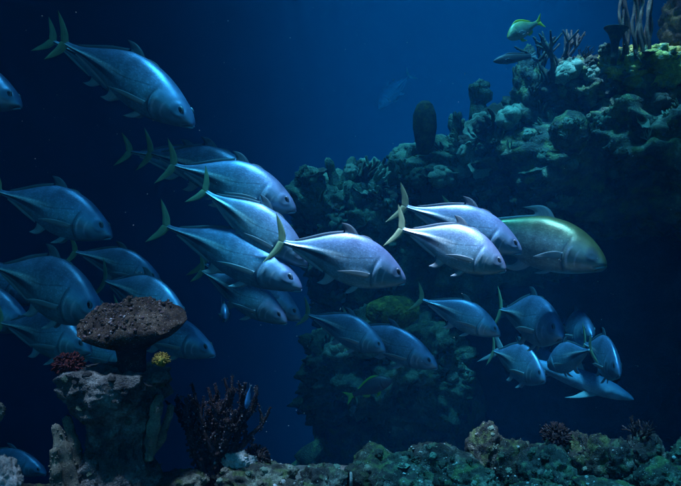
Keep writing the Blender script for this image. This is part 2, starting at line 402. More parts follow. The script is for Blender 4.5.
for i in range(nx):
    for j in range(ny):
        cx, cyy = TX0 + (i + .5) * cell, TY0 + (j + .5) * cell
        q = (grid[i, j], grid[i + 1, j], grid[i + 1, j + 1], grid[i, j + 1])
        a = openness(cx - SHX * dz, cyy - SHY * dz)
        h = math.sqrt(a) * cell * 0.497
        r = [b.add((cx + sx * h, cyy + sy * h, TZ1)) for sx, sy in ((-1, -1), (1, -1), (1, 1), (-1, 1))]
        if clear_part(cx - SHX * dz, cyy - SHY * dz) < .5 and not warm_part(cx - SHX * dz, cyy - SHY * dz): panes.append((cx, cyy))
        for k in range(4):
            b.face((q[k], q[(k + 1) % 4], r[(k + 1) % 4], r[k]))
light_mask = tag(b.build('added_light_grating', M_grating, smooth=False), kind='structure')  # unseen, added so its hole sizes pattern the sunlight
md = light_mask.modifiers.new('thickness', 'SOLIDIFY'); md.thickness = 0.015; md.offset = 1

# unseen teal filter panes, added to tint the light except over the front fish
b = MB()
for cx, cyy in panes:
    q = [b.add((cx + sx * cell * .5, cyy + sy * cell * .5, TZ1 + .03)) for sx, sy in ((-1, -1), (1, -1), (1, 1), (-1, 1))]
    b.face(q)
tag(b.build('added_light_filter', M_filter, smooth=False), kind='structure')

def seabed_z(x, y):
    z = 0.50 + 0.05 * math.sin(x * 2.1 + 1) + 0.03 * math.sin(x * 5.3 + y * 3)
    z -= 3.9 * sm(2.62, 6.0, y + 0.12 * math.sin(x * 3.0))
    return z + 0.05 * noise.noise(Vector((x * 2, y * 2, 0)))
b = MB(); nxs, nys = 150, 120
for j in range(nys + 1):
    for i in range(nxs + 1):
        x = TX0 + 0.01 + (TX1 - TX0 - .02) * i / nxs
        y = TY0 + (TY1 - TY0 - .01) * (j / nys) ** 1.3
        b.add((x, y, seabed_z(x, y)))
for j in range(nys):
    for i in range(nxs):
        a = j * (nxs + 1) + i
        b.face((a, a + 1, a + nxs + 2, a + nxs + 1))
tag(b.build('seabed', M_sand), kind='structure')

# ------------------------------------------------------------------ rock and coral builders
ICO = {}
def ico(sub):
    if sub not in ICO:
        bm = bmesh.new(); bmesh.ops.create_icosphere(bm, subdivisions=sub, radius=1)
        ICO[sub] = ([v.co.copy() for v in bm.verts], [tuple(v.index for v in f.verts) for f in bm.faces]); bm.free()
    return ICO[sub]

def rock_mb(rad, seed, sub=5, rough=0.28, freq=1.6, ridge=0.0, flat=0.0):
    vs_, fs = ico(sub); b = MB(); o = Vector((seed * 3.7, seed * 1.3, seed * 2.9))
    mr = (rad[0] * rad[1] * rad[2]) ** (1 / 3)
    for v in vs_:
        u = Vector((v.x * rad[0], v.y * rad[1], v.z * rad[2])) / mr
        dd = 1 + rough * fbm(u * freq + o, 5)
        if ridge:
            dd += ridge * (1 - 2 * abs(noise.noise(u * freq * 2.3 + o * 1.7))) * 0.5
            dd += ridge * 0.5 * (.6 - 2 * abs(noise.noise(u * freq * 5.1 + o)))
            dd += ridge * 0.2 * noise.noise(u * freq * 12 + o)
        q = v * dd
        if flat and q.z > 0: q.z *= (1 - flat)
        b.add((q.x * rad[0], q.y * rad[1], q.z * rad[2]))
    for f in fs: b.face(f)
    return b

ROCKS = []       # world-space triangles for later placing of corals
def rock(name, label, loc, rad, seed, mat, sub=5, rough=0.28, freq=1.6, ridge=0.12, rot=(0, 0, 0), cat='rock', group=None, keep=False, flat=0.0):
    b = rock_mb(rad, seed, sub, rough, freq, ridge, flat)
    o = b.build(name, mat); o.location = loc; o.rotation_euler = rot
    tag(o, label, cat, group)
    if keep:
        mw = Matrix.Translation(loc) @ Euler(rot).to_matrix().to_4x4()
        ROCKS.append(([mw @ Vector(v) for v in b.v], b.f))
    return o

def tube(b, path, rad, n=8, seed=0.0, bump=0.0, m=0, cap=True):
    """tapered tube along path (list of Vectors) with radius per point"""
    k = len(path); rings = []
    prev = None
    for i in range(k):
        t = (path[min(i + 1, k - 1)] - path[max(i - 1, 0)])
        t = t.normalized() if t.length > 1e-9 else Vector((0, 0, 1))
        a = Vector((1, 0, 0)) if prev is None else prev
        a = a - t * a.dot(t)
        if a.length < 1e-4: a = Vector((0, 1, 0)) - t * t.y
        a.normalize(); prev = a; c = t.cross(a)
        ring = []
        for j in range(n):
            th = 2 * math.pi * j / n
            d = a * math.cos(th) + c * math.sin(th)
            r = rad[i]
            p = path[i] + d * r
            if bump: p = path[i] + d * r * (1 + bump * noise.noise(p * (0.5 / max(rad)) + Vector((seed, 0, 0))))
            ring.append(b.add(p, (i / (k - 1), j / n)))
        rings.append(ring)
    for i in range(k - 1):
        for j in range(n):
            b.face((rings[i][j], rings[i][(j + 1) % n], rings[i + 1][(j + 1) % n], rings[i + 1][j]), m)
    if cap:
        t0 = b.add(path[0]); t1 = b.add(path[-1] + (path[-1] - path[-2]).normalized() * rad[-1] * 0.7)
        for j in range(n):
            b.face((t0, rings[0][(j + 1) % n], rings[0][j]), m)
            b.face((t1, rings[-1][j], rings[-1][(j + 1) % n]), m)

def blob(b, c, r, sub=1, m=0, sq=1.0, seed=0, rough=0.2):
    vs_, fs = ico(sub); base = len(b.v)
    for v in vs_:
        k = 1 + rough * noise.noise(v * 2 + Vector((seed, seed * .7, 0)))
        b.add(c + Vector((v.x * r * k, v.y * r * k, v.z * r * k * sq)))
    for f in fs: b.face([base + i for i in f], m)

def grow(b, rng, p, d, ln, r, depth, spread=0.6, n=6, tips=None, up=0.25, kids=(2, 3), seg=4):
    path = [p.copy()]; rad = [r]
    for i in range(seg):
        d = (d + Vector((rng.gauss(0, .14), rng.gauss(0, .14), rng.gauss(0, .1) + up * .2))).normalized()
        path.append(path[-1] + d * ln / seg); rad.append(r * (1 - 0.35 * (i + 1) / seg))
    tube(b, path, rad, n, rng.random() * 9, 0.35)
    if tips is not None:
        for q in path[1:]: tips.append((q, r))
    if depth > 0:
        for k in range(rng.randint(*kids)):
            nd = (d + Vector((rng.gauss(0, spread), rng.gauss(0, spread), rng.gauss(0, spread * .6) + up))).normalized()
            st = path[-1] if k == 0 else path[rng.randint(max(1, seg - 2), seg)]
            grow(b, rng, st, nd, ln * rng.uniform(.62, .9), r * .66, depth - 1, spread, n, tips, up, kids, seg)

def knob_coral(seed, size, mat, name='knobbly_coral', lumps=14, sq=0.8):
    rng = random.Random(seed); b = MB()
    blob(b, Vector((0, 0, size * .25)), size * .7, 3, sq=.75, seed=seed, rough=.5)
    for i in range(lumps):
        th = rng.uniform(0, 6.28); e = rng.uniform(0.0, 1.4)
        d = Vector((math.cos(th) * math.cos(e), math.sin(th) * math.cos(e), math.sin(e) * sq))
        blob(b, d * size * .62 + Vector((0, 0, size * .2)), size * rng.uniform(.16, .38), 2, seed=seed + i, rough=.5)
    return b.build(name, mat)

def branch_coral(seed, size, mat, name='branching_coral', depth=3, stems=5, r=.07, spread=.55):
    rng = random.Random(seed); b = MB()
    for i in range(stems):
        th = 6.28 * i / stems + rng.uniform(-.4, .4)
        d = Vector((math.cos(th) * .6, math.sin(th) * .6, 1)).normalized()
        grow(b, rng, Vector((math.cos(th), math.sin(th), 0)) * size * .06, d, size * .42, size * r, depth - 1, spread, 6)
    return b.build(name, mat)

def finger_coral(seed, size, mat, name='finger_coral', k=6, r=.12):
    rng = random.Random(seed); b = MB()
    for i in range(k):
        th = 6.28 * i / k + rng.uniform(-.5, .5); h = size * rng.uniform(.55, 1.05)
        base = Vector((math.cos(th), math.sin(th), 0)) * size * rng.uniform(.05, .25)
        d = Vector((math.cos(th) * .35, math.sin(th) * .35, 1)).normalized()
        path = []; rad = []
        for q in range(8):
            t = q / 7
            path.append(base + d * h * t + Vector((0, 0, 0)) + Vector((rng.gauss(0, .012), rng.gauss(0, .012), 0)) * size)
            rad.append(size * r * (1.0 - .35 * t) * (1 if q < 7 else .6))
        tube(b, path, rad, 9, seed + i, .45)
    return b.build(name, mat)

def plate_coral(seed, size, mat, name='plate_coral'):
    rng = random.Random(seed); b = MB(); nr, na = 8, 32
    o = Vector((seed * 1.1, seed * .7, 0))
    top = []; bot = []
    for side in (0, 1):
        rows = []
        for i in range(nr + 1):
            t = i / nr; row = []
            for j in range(na):
                a = 6.283 * j / na
                rr = size * (.12 + .88 * t) * (1 + .25 * noise.noise(Vector((math.cos(a), math.sin(a), 0)) * 1.5 + o) * t + .08 * math.sin(a * 9 + seed) * t)
                z = size * (.32 * t ** 1.4) + size * .10 * t * noise.noise(Vector((math.cos(a) * 2, math.sin(a) * 2, t)) + o)
                if side: z -= size * (.06 + .18 * (1 - t))
                row.append(b.add((rr * math.cos(a), rr * math.sin(a), z)))
            rows.append(row)
        (bot if side else top).extend(rows)
    for rows, fl in ((top, 0), (bot, 1)):
        for i in range(nr):
            for j in range(na):
                q = (rows[i][j], rows[i + 1][j], rows[i + 1][(j + 1) % na], rows[i][(j + 1) % na])
                b.face(q if not fl else q[::-1])
    for j in range(na):
        b.face((top[nr][j], bot[nr][j], bot[nr][(j + 1) % na], top[nr][(j + 1) % na]))
    c0 = b.add((0, 0, 0)); c1 = b.add((0, 0, -size * .3))
    for j in range(na):
        b.face((c0, top[0][j], top[0][(j + 1) % na])); b.face((c1, bot[0][(j + 1) % na], bot[0][j]))
    return b.build(name, mat)

def lathe_mb(prof, n=28, seed=0, bump=.06, freq=9, sy=1.0):
    """closed revolved profile [(r, z)...] with uneven surface"""
    b = MB(); rows = []
    for r, z in prof:
        row = []
        for j in range(n):
            a = 6.28318 * j / n; p = Vector((r * math.cos(a), r * math.sin(a) * sy, z))
            k = 1 + bump * fbm(p * freq + Vector((seed, 0, 0)), 3)
            row.append(b.add((p.x * k, p.y * k, z + bump * .3 * r * noise.noise(p * freq))))
        rows.append(row)
    for i in range(len(rows) - 1):
        for j in range(n):
            b.face((rows[i][j], rows[i][(j + 1) % n], rows[i + 1][(j + 1) % n], rows[i + 1][j]))
    for row, rev in ((rows[0], 1), (rows[-1], 0)):
        b.face(row[::-1] if rev else row)
    return b

# ------------------------------------------------------------------ reef behind the fish
rk = lambda *a, **k: rock(*a, keep=True, **k)
rk('reef_ledge', 'large dark rock ledge jutting in from the upper right of the reef', P(660, 150, 5.2), (1.12, .9, .62), 1, M_ledge, sub=6, rough=.35, freq=1.7, ridge=.2, cat='rock ledge')
rk('reef_wall', 'tall dark rock wall in deep shadow under the ledge at the right', P(628, 350, 6.1), (1.35, .7, 1.6), 2, M_shaderock, rough=.35, cat='rock wall')
rk('reef_rock', 'broad coral-covered rock below the column sponges in mid reef', P(500, 178, 5.8), (.80, .7, .42), 3, M_reefrock, sub=6, rough=.4, freq=1.9, ridge=.22)
rk('reef_rock', 'coral-covered rock at the left end of the reef above the central jack', P(372, 235, 6.2), (.66, .6, .52), 4, M_reefrock, sub=6, rough=.4, freq=1.9, ridge=.22)
rk('reef_rock', 'shadowed rock behind the two fronted jacks joining the reef halves', P(455, 262, 6.2), (.85, .7, .55), 5, M_reefrock, sub=5, rough=.4, ridge=.2)
rk('reef_rock', 'lower rock outcrop with pale green growth under the paired jacks', P(385, 372, 5.2), (.58, .55, .40), 6, M_reefrock, sub=6, rough=.4, freq=1.9, ridge=.2)
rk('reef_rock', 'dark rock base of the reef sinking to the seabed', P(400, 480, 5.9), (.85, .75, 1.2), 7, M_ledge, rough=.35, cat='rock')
rk('reef_rock', 'dim rock bridging the upper reef and the lower outcrop under the central jack', P(395, 300, 6.35), (.62, .55, .62), 15, M_reefrock, sub=6, rough=.4, freq=1.9, ridge=.2)
rk('reef_rock', 'dim rock right of the lower outcrop behind the upright green tail', P(474, 345, 6.5), (.5, .5, .75), 16, M_shaderock, sub=5, rough=.4, ridge=.2)
rk('reef_rock', 'rounded bowl-shaped boulder set in the face of the ledge', P(570, 132, 4.25), (.125, .12, .13), 8, M_ledge, sub=5, rough=.15, ridge=.05)
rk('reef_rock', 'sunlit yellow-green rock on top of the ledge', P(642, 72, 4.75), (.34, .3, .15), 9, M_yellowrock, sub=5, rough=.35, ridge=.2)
rk('reef_rock', 'craggy rock hump left of the sunlit yellow rock', P(580, 88, 4.8), (.24, .25, .20), 10, M_ledge, sub=5, rough=.4, ridge=.25)
rk('reef_rock', 'dark rock pinnacle under the slim dark fish', P(528, 95, 4.9), (.10, .12, .30), 11, M_ledge, sub=5, rough=.35, ridge=.2)
rk('reef_rock', 'rock at the top right corner above the ledge', P(676, 25, 4.9), (.10, .12, .20), 12, M_ledge, sub=5, rough=.4, ridge=.2)
rk('reef_rock', 'lumpy shoulder rock on the slope below the dark pinnacle', P(512, 140, 5.1), (.28, .25, .22), 13, M_reefrock, sub=5, rough=.4, ridge=.25)

# named corals on the reef
def at(o, loc, label, cat, group=None, rot=(0, 0, 0)):
    o.location = loc; o.rotation_euler = rot
    return tag(o, label, cat, group)

# dark oval barrel sponge
pr = [(.02, 0), (.06, .02), (.075, .10), (.095, .22), (.09, .32), (.065, .40), (.035, .43), (.02, .40), (.012, .34)]
at(lathe_mb(pr, 30, 4, .10, 7).build('barrel_sponge', M_sponge), P(425, 155, 5.3), 'tall dark oval barrel sponge standing at the left of the reef top', 'sponge')
# vase sponge on the ledge
pr = [(.02, -.06), (.026, 0), (.024, .05), (.03, .10), (.052, .155), (.078, .185), (.082, .19), (.076, .192), (.05, .165), (.025, .11), (.01, .07)]
at(lathe_mb(pr, 30, 9, .07, 12, .8).build('vase_sponge', M_sponge), P(614, 56, 4.45), 'dark flaring vase sponge on top of the ledge', 'sponge', rot=(0, R(5), 0))
# capped column sponge
b = MB(); rng = random.Random(21)
tube(b, [Vector((0.02 * math.sin(i * .9), 0.01 * math.cos(i), i * .052)) for i in range(9)], [.075 + .016 * math.sin(i * 1.9) for i in range(9)], 18, 3, .6)
for i in range(8): blob(b, Vector((rng.uniform(-.05, .05), rng.uniform(-.05, .05), .40 + rng.uniform(0, .05))), .045, 2, seed=i, rough=.6)
at(b.build('column_sponge', M_reefrock), P(479, 142, 5.2), 'thick column sponge with a lumpy pale cap on the reef skyline', 'sponge')
# thin rods
def rods(name, loc, label, k, h, r, spr, mat, seed, cat='coral', lean=0):
    b = MB(); rng = random.Random(seed)
    for i in range(k):
        x0, y0 = rng.uniform(-spr, spr), rng.uniform(-spr, spr) * .5
        path = []; n = 14; ph = rng.uniform(0, 6)
        for q in range(n + 1):
            t = q / n
            path.append(Vector((x0 * (1 + .5 * t) + .025 * math.sin(t * 9 + ph) * h + lean * t, y0 + .02 * math.cos(t * 7 + ph) * h, h * t * (1 - .1 * (i % 3)))))
        tube(b, path, [r * (1 - .3 * q / n) for q in range(n + 1)], 8, i, .5)
    return at(b.build(name, mat), loc, label, cat)
rods('sea_rod', P(636, 60, 4.5), 'cluster of tall twisted brown sea rods reaching past the top edge', 15, .60, .0125, .085, M_browncoral, 5)
rods('sea_rod', P(516, 110, 5.0), 'thin dark upright sea rod beside the dark pinnacle', 1, .26, .018, .01, M_sponge, 6)
rods('sea_rod', P(371, 184, 5.9), 'slender upright bunch of sea rods on the left reef rock', 3, .25, .018, .05, M_reefrock, 8)
at(branch_coral(31, .40, M_browncoral, 'staghorn_coral', 3, 6, .055, .5), P(553, 82, 4.7), 'bare dark branching staghorn coral on the ledge skyline', 'coral')
at(branch_coral(35, .24, M_browncoral, 'staghorn_coral', 3, 5, .06, .6), P(574, 84, 4.75), 'smaller staghorn coral just right of the bare dark one', 'coral')
at(finger_coral(41, .20, M_reefrock, 'pillar_coral', 6, .16), P(456, 135, 5.3), 'short clump of pillar corals between the barrel and column sponges', 'coral')
at(finger_coral(42, .34, M_reefrock, 'pillar_coral', 4, .17), P(344, 190, 5.9), 'knobbly pillar coral, tallest at the left end of the reef', 'coral')
at(finger_coral(43, .40, M_reefrock, 'pillar_coral', 3, .12), P(396, 185, 5.8), 'narrow pillar coral left of the barrel sponge', 'coral')
at(knob_coral(44, .13, M_reefrock, lumps=18), P(318, 192, 5.9), 'low rounded coral head on the far left edge of the reef', 'coral')
at(plate_coral(45, .14, M_browncoral), P(312, 177, 5.8), 'dark tilted plate coral at the left tip of the reef', 'coral', rot=(R(15), R(-12), 0))
# brain coral under the centre fish
b = MB(); vs_, fs = ico(6)
for v in vs_:
    m_ = math.sin(34 * v.x + 5 * noise.noise(v * 5) + 9 * noise.noise(v * 2.2)) * .5 + .5 * math.sin(30 * v.y + 7 * noise.noise(v * 4 + Vector((3, 3, 3))))
    k = 1 + .035 * m_ + .10 * noise.noise(v * 2)
    b.add((v.x * .19 * k, v.y * .17 * k, v.z * .115 * k))
for f in fs: b.face(f)
at(b.build('brain_coral', M_olive), P(393, 312, 4.7), 'olive yellow grooved brain coral beneath the central jack', 'coral')

# bright encrusting coral streaks on the skyline
at(knob_coral(51, .13, M_greencoral, 'encrusting_coral', 22, .6), P(512, 122, 4.75), 'pale green encrusting coral streak below the dark pinnacle', 'coral', rot=(0, R(-35), 0))
at(knob_coral(52, .12, M_greencoral, 'encrusting_coral', 22, .6), P(571, 76, 4.6), 'pale green encrusting coral beside the staghorn on the ledge', 'coral', rot=(0, R(-40), 0))
at(knob_coral(53, .17, M_greencoral, 'encrusting_coral', 26, .5), P(365, 352, 4.75), 'pale green crust coral patch below the paired jacks', 'coral')
at(knob_coral(54, .15, M_greencoral, 'encrusting_coral', 26, .5), P(338, 356, 4.8), 'pale green crust coral at the left end of the lower outcrop', 'coral')
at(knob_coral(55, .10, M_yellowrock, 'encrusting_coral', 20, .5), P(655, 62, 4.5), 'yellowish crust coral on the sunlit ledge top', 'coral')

# many small corals over the rocks, placed where they sit on the rock
bv = []
for vv, ff in ROCKS: bv.append(BVHTree.FromPolygons(vv, ff))
CAM = Vector((0, 0, CAMZ))
def hit(px, py):
    d = (P(px, py, 1.0) - CAM).normalized(); best = None
    for t in bv:
        h = t.ray_cast(CAM, d)
        if h[0] is not None and (best is None or h[3] < best[2]): best = (h[0], h[1], h[3])
    return best
protos = {}
def proto_mesh(kind, var, mat):
    k = (kind, var, mat.name)
    if k not in protos:
        o = {'knob': lambda: knob_coral(100 + var, 1, mat, 'k', 12), 'branch': lambda: branch_coral(120 + var, 1.3, mat, 'b', 3, 5, .06),
             'finger': lambda: finger_coral(140 + var, 1.2, mat, 'f', 6, .14), 'plate': lambda: plate_coral(160 + var, 1, mat, 'p')}[kind]()
        protos[k] = o.data; bpy.data.objects.remove(o)
    return protos[k]
KN = {'knob': 'knobbly_coral', 'branch': 'branching_coral', 'finger': 'finger_coral', 'plate': 'plate_coral'}
KW = {'knob': 'rounded knobbly coral head', 'branch': 'branching coral tuft', 'finger': 'cluster of finger corals', 'plate': 'thin plate coral'}
zones = [  # px0, px1, py0, py1, how many, where, sizes, materials
    (300, 345, 165, 300, 26, 'on the left end of the reef', (.05, .13)),
    (345, 430, 150, 230, 40, 'on the reef left of the barrel sponge', (.05, .14)),
    (430, 500, 115, 215, 36, 'on the mid reef below the column sponge', (.05, .13)),
    (495, 580, 75, 215, 34, 'on the face of the ledge under the staghorn coral', (.04, .09)),
    (580, 681, 50, 130, 24, 'on top of the sunlit ledge', (.035, .08)),
    (310, 455, 325, 400, 20, 'on the lower outcrop under the paired jacks', (.04, .08)),
    (575, 660, 130, 200, 8, 'in the shade under the ledge', (.04, .08)),
]
mats_r = [M_reefrock, M_browncoral, M_greencoral, M_sponge, M_reefrock, M_greencoral]
rng = random.Random(77)
for x0, x1, y0, y1, k, where, (s0, s1) in zones:
    for i in range(k):
        for tr in range(20):
            h = hit(rng.uniform(x0, x1), rng.uniform(y0, y1))
            if h and h[2] < 8: break
        if not h: continue
        kind = rng.choice(['knob', 'knob', 'branch', 'branch', 'finger', 'finger', 'plate'])
        mat = rng.choice(mats_r)
        o = bpy.data.objects.new(KN[kind], proto_mesh(kind, rng.randint(0, 2), mat)); col.objects.link(o)
        nrm = (h[1] + Vector((0, 0, 1.0))).normalized()
        s = rng.uniform(s0, s1)
        o.location = h[0] - nrm * s * .15
        o.rotation_euler = (nrm.to_track_quat('Z', 'Y') @ Euler((0, 0, rng.uniform(0, 6.28))).to_quaternion()).to_euler()
        o.scale = (s, s * rng.uniform(.8, 1.2), s * rng.uniform(.8, 1.3))
        tag(o, 'small %s %s' % (KW[kind], where), 'coral', '%ss %s' % (KW[kind], where))

# ------------------------------------------------------------------ foreground: rock pillar and its corals (about 2.2 m away)
YP = 2.2
def px2m(p, Y=YP): return p * KPX * Y
pc = P(117, 430, YP)                     # axis of the pillar
zt = P(0, 370, YP).z - pc.z; zb = P(0, 520, YP).z - pc.z
b = MB(); n = 150; rows = []
prof = hermite_table([(zb, px2m(62)), (P(0, 492, YP).z - pc.z, px2m(46)), (P(0, 470, YP).z - pc.z, px2m(36)), (P(0, 445, YP).z - pc.z, px2m(26)), (P(0, 425, YP).z - pc.z, px2m(27)), (P(0, 408, YP).z - pc.z, px2m(37)), (P(0, 390, YP).z - pc.z, px2m(45)), (P(0, 376, YP).z - pc.z, px2m(47)), (zt, px2m(43))])
nz = 130
for i in range(nz + 1):
    z = zb + (zt - zb) * i / nz; row = []
    for j in range(n):
        a = 6.28318 * j / n
        r = prof(z)
        p = Vector((math.cos(a), math.sin(a), z * 5.5))
        k = 1 + .24 * fbm(p * 1.3 + Vector((2, 5, 1)), 4) + .15 * (1 - 2 * abs(noise.noise(p * 2.6))) + .07 * (1 - 2 * abs(noise.noise(p * 6.3))) + .035 * noise.noise(p * 14)
        row.append(b.add((r * k * math.cos(a), r * k * math.sin(a) * .8, z)))
    rows.append(row)
for i in range(nz):
    for j in range(n): b.face((rows[i][j], rows[i][(j + 1) % n], rows[i + 1][(j + 1) % n], rows[i + 1][j]))
last = rows[-1]
for q in range(1, 9):                    # the uneven top plate
    t = 1 - q / 8.5; row = []
    for j in range(n):
        v = Vector(b.v[last[j]])
        row.append(b.add((v.x * t, v.y * t, zt + .012 * (1 - t) + .02 * fbm(Vector((v.x * t * 16, v.y * t * 16, 2)), 3) * (1 if q > 1 else .5))))
    pv = rows[-1]
    for j in range(n): b.face((pv[j], pv[(j + 1) % n], row[(j + 1) % n], row[j]))
    rows.append(row)
b.face(rows[-1]); b.face(rows[0][::-1])
at(b.build('rock_pillar', M_pillar), pc, 'weathered grey rock pillar carrying the dark table coral', 'rock pillar')

# table coral: stem + plate tilted towards the viewer
tc_loc = P(130, 368, YP)
troot = empty('table_coral', tc_loc)
tag(troot, 'broad dark table coral with white specks on a thick stem', 'coral')
zpl = P(0, 324, YP).z - tc_loc.z
b = MB(); tube(b, [Vector((0, 0, -.03)), Vector((0, 0, 0)), Vector((.0, 0, .03)), Vector((-.002, 0, .06)), Vector((-.004, 0, zpl * .62)), Vector((-.004, 0, zpl * .78))], [.056, .048, .045, .048, .058, .070], 24, 5, .35)
b.build('stem', M_maroon, troot)
b = MB(); nr, na = 26, 110; tops, bots = [], []
RX, RY = px2m(53), px2m(42)
for side in (0, 1):
    for i in range(nr + 1):
        t = i / nr; row = []
        for j in range(na):
            a = 6.28318 * j / na; c, s = math.cos(a), math.sin(a)
            rim = 1 + .10 * noise.noise(Vector((c * 1.6, s * 1.6, 4))) + .05 * noise.noise(Vector((c * 5, s * 5, 1)))
            x, y = RX * t * rim * c, RY * t * rim * s
            if side == 0:
                z = .046 * (1 - t ** 3) + .030 * fbm(Vector((x * 11, y * 11, 3)), 4) + .007 * noise.noise(Vector((x * 70, y * 70, 1)))
                z -= .006 * t
            else:
                z = -.016 - .095 * (1 - t) ** .8 - .012 * (1 - t) + .012 * noise.noise(Vector((x * 16, y * 16, 9))) * t
            row.append(b.add((x, y, z)))
        (bots if side else tops).append(row)
for rws, rev in ((tops, 0), (bots, 1)):
    for i in range(nr):
        for j in range(na):
            q = (rws[i][j], rws[i + 1][j], rws[i + 1][(j + 1) % na], rws[i][(j + 1) % na]); b.face(q[::-1] if rev else q)
for j in range(na): b.face((tops[nr][j], bots[nr][j], bots[nr][(j + 1) % na], tops[nr][(j + 1) % na]))
pl = b.build('plate', M_table, troot); pl.location = (0, 0, zpl + .012); pl.rotation_euler = (R(21), R(-5), 0)
# small knobs crowding the table coral's top are one textured part of it
rng = random.Random(5); b = MB()
for i in range(420):
    t = math.sqrt(rng.random()) * .95; a = rng.uniform(0, 6.28)
    x, y = RX * t * math.cos(a), RY * t * math.sin(a)
    z = .046 * (1 - t ** 3) + .030 * fbm(Vector((x * 11, y * 11, 3)), 4) - .006 * t
    blob(b, Vector((x, y, z)), rng.uniform(.002, .007), 1, seed=i, rough=.9, m=1 if rng.random() < .22 else 0)
kn = b.build('polyps', [M_table, M_polyp], troot); kn['kind'] = 'stuff'
kn.location = pl.location; kn.rotation_euler = pl.rotation_euler

def tuft_ball(name, loc, size, mat, label, seed, k=160, spike=.35, sq=.8):
    rng = random.Random(seed); b = MB()
    blob(b, Vector((0, 0, 0)), size * .78, 3, sq=sq, seed=seed, rough=.45)
    for i in range(k):
        th = rng.uniform(0, 6.28); e = math.asin(rng.uniform(-.5, 1))
        d = Vector((math.cos(th) * math.cos(e), math.sin(th) * math.cos(e), math.sin(e)))
        p0 = Vector((d.x, d.y, d.z * sq)) * size * .66
        d2 = (d + Vector((rng.gauss(0, .25), rng.gauss(0, .25), rng.gauss(0, .25)))).normalized()
        L_ = size * spike * rng.uniform(.6, 1.2)
        tube(b, [p0, p0 + d2 * L_ * .6, p0 + d2 * L_], [size * .06, size * .055, size * .06], 5, i, .4)
    return at(b.build(name, mat), loc, label, 'coral')
tuft_ball('soft_coral', P(69, 366, YP), px2m(16), M_red, 'fluffy dark red soft coral on the left edge of the pillar', 3, 240)
tuft_ball('soft_coral', P(161, 360, YP - .17), px2m(8.5), M_ybush, 'small round yellow-tipped coral on the right edge of the pillar', 4, 120)

def finger(name, pts, rads, Y, mat, label, seed):
    path = [P(x, y, Y) for x, y in pts]; base = path[0].copy(); b = MB()
    fine, rr = [], []
    for i in range(25):
        t = i / 24; fine.append(Vector(catmull([tuple(p - base) for p in path], t)))
        rr.append(px2m(catmull([(r,) for r in rads], t)[0], Y))
    tube(b, fine, rr, 14, seed, .5)
    rng = random.Random(seed)
    for i in range(60):
        k = rng.randint(2, 24); a = rng.uniform(0, 6.28)
        blob(b, fine[k] + Vector((math.cos(a), math.sin(a), 0)) * rr[k] * .9, rr[k] * rng.uniform(.15, .3), 1, seed=i)
    return at(b.build(name, mat), base, label, 'coral')
finger('finger_coral', [(150, 460), (152, 435), (156, 412), (160, 396)], [5, 6, 6, 4], YP - .05, M_finger, 'thick upright finger coral hugging the right side of the pillar', 1)
finger('finger_coral', [(150, 455), (160, 440), (166, 424), (171, 406)], [4, 4.5, 4, 3], YP + .03, M_finger, 'outer finger coral leaning right from the pillar', 2)
finger('finger_coral', [(72, 492), (66, 468), (60, 440), (56, 426)], [8, 8, 7, 4], YP - .1, M_finger, 'tall tan finger coral at the left foot of the pillar', 3)
finger('finger_coral', [(80, 496), (79, 470), (72, 440), (67, 418)], [8, 8, 6, 4], YP - .02, M_finger, 'second finger coral between the left one and the pillar', 4)
finger('finger_coral', [(58, 500), (56, 480), (54, 462), (54, 450)], [6, 6, 5, 3.5], YP - .15, M_finger, 'short stubby finger coral, leftmost below the pillar', 5)

# dark bushy gorgonian with white polyps
def gorgonian(name, loc, label, size, seed, stems, depth, mat, k=3, r=.05, fan=.45):
    root = empty(name, loc); tag(root, label, 'coral')
    rng = random.Random(seed); b = MB(); tips = []
    for i in range(stems):
        x = (i - (stems - 1) / 2) / max(1, stems - 1) if stems > 1 else 0
        grow(b, rng, Vector((x * size * .12, 0, 0)), Vector((x * .24, rng.uniform(-.2, .2), 1)).normalized(), size * .36, size * r, depth, fan, 7, tips, .3, (2, 3))
    b.build('branches', mat, root)
    b2 = MB()
    for q, rr in tips:
        for i in range(k):
            d = Vector((rng.gauss(0, 1), rng.gauss(0, 1), rng.gauss(0, 1))).normalized()
            blob(b2, q + d * rr * .9 + Vector((rng.gauss(0, .3), rng.gauss(0, .3), rng.gauss(0, .3))) * rr, rr * rng.uniform(.14, .46), 1, seed=i + q.x * 9, rough=.9, m=1 if rng.random() < .14 else 0)
    o = b2.build('polyps', [M_maroon, M_polyp], root); o['kind'] = 'stuff'
    return root
gorgonian('gorgonian', P(213, 486, 2.3), 'dark maroon bushy gorgonian dotted with white polyps', .335, 14, 8, 3, M_maroon, 11, .066, .26)
tuft_ball('soft_coral', P(256, 458, 2.35), px2m(14, 2.35), M_maroon, 'dark maroon tufted coral on the rock right of the gorgonian', 12, 200, .4)
tuft_ball('soft_coral', P(-1, 412, 2.2), px2m(7, 2.2), M_finger, 'pale coral tip poking in at the left edge of the frame', 13, 60, .3, 1.6)

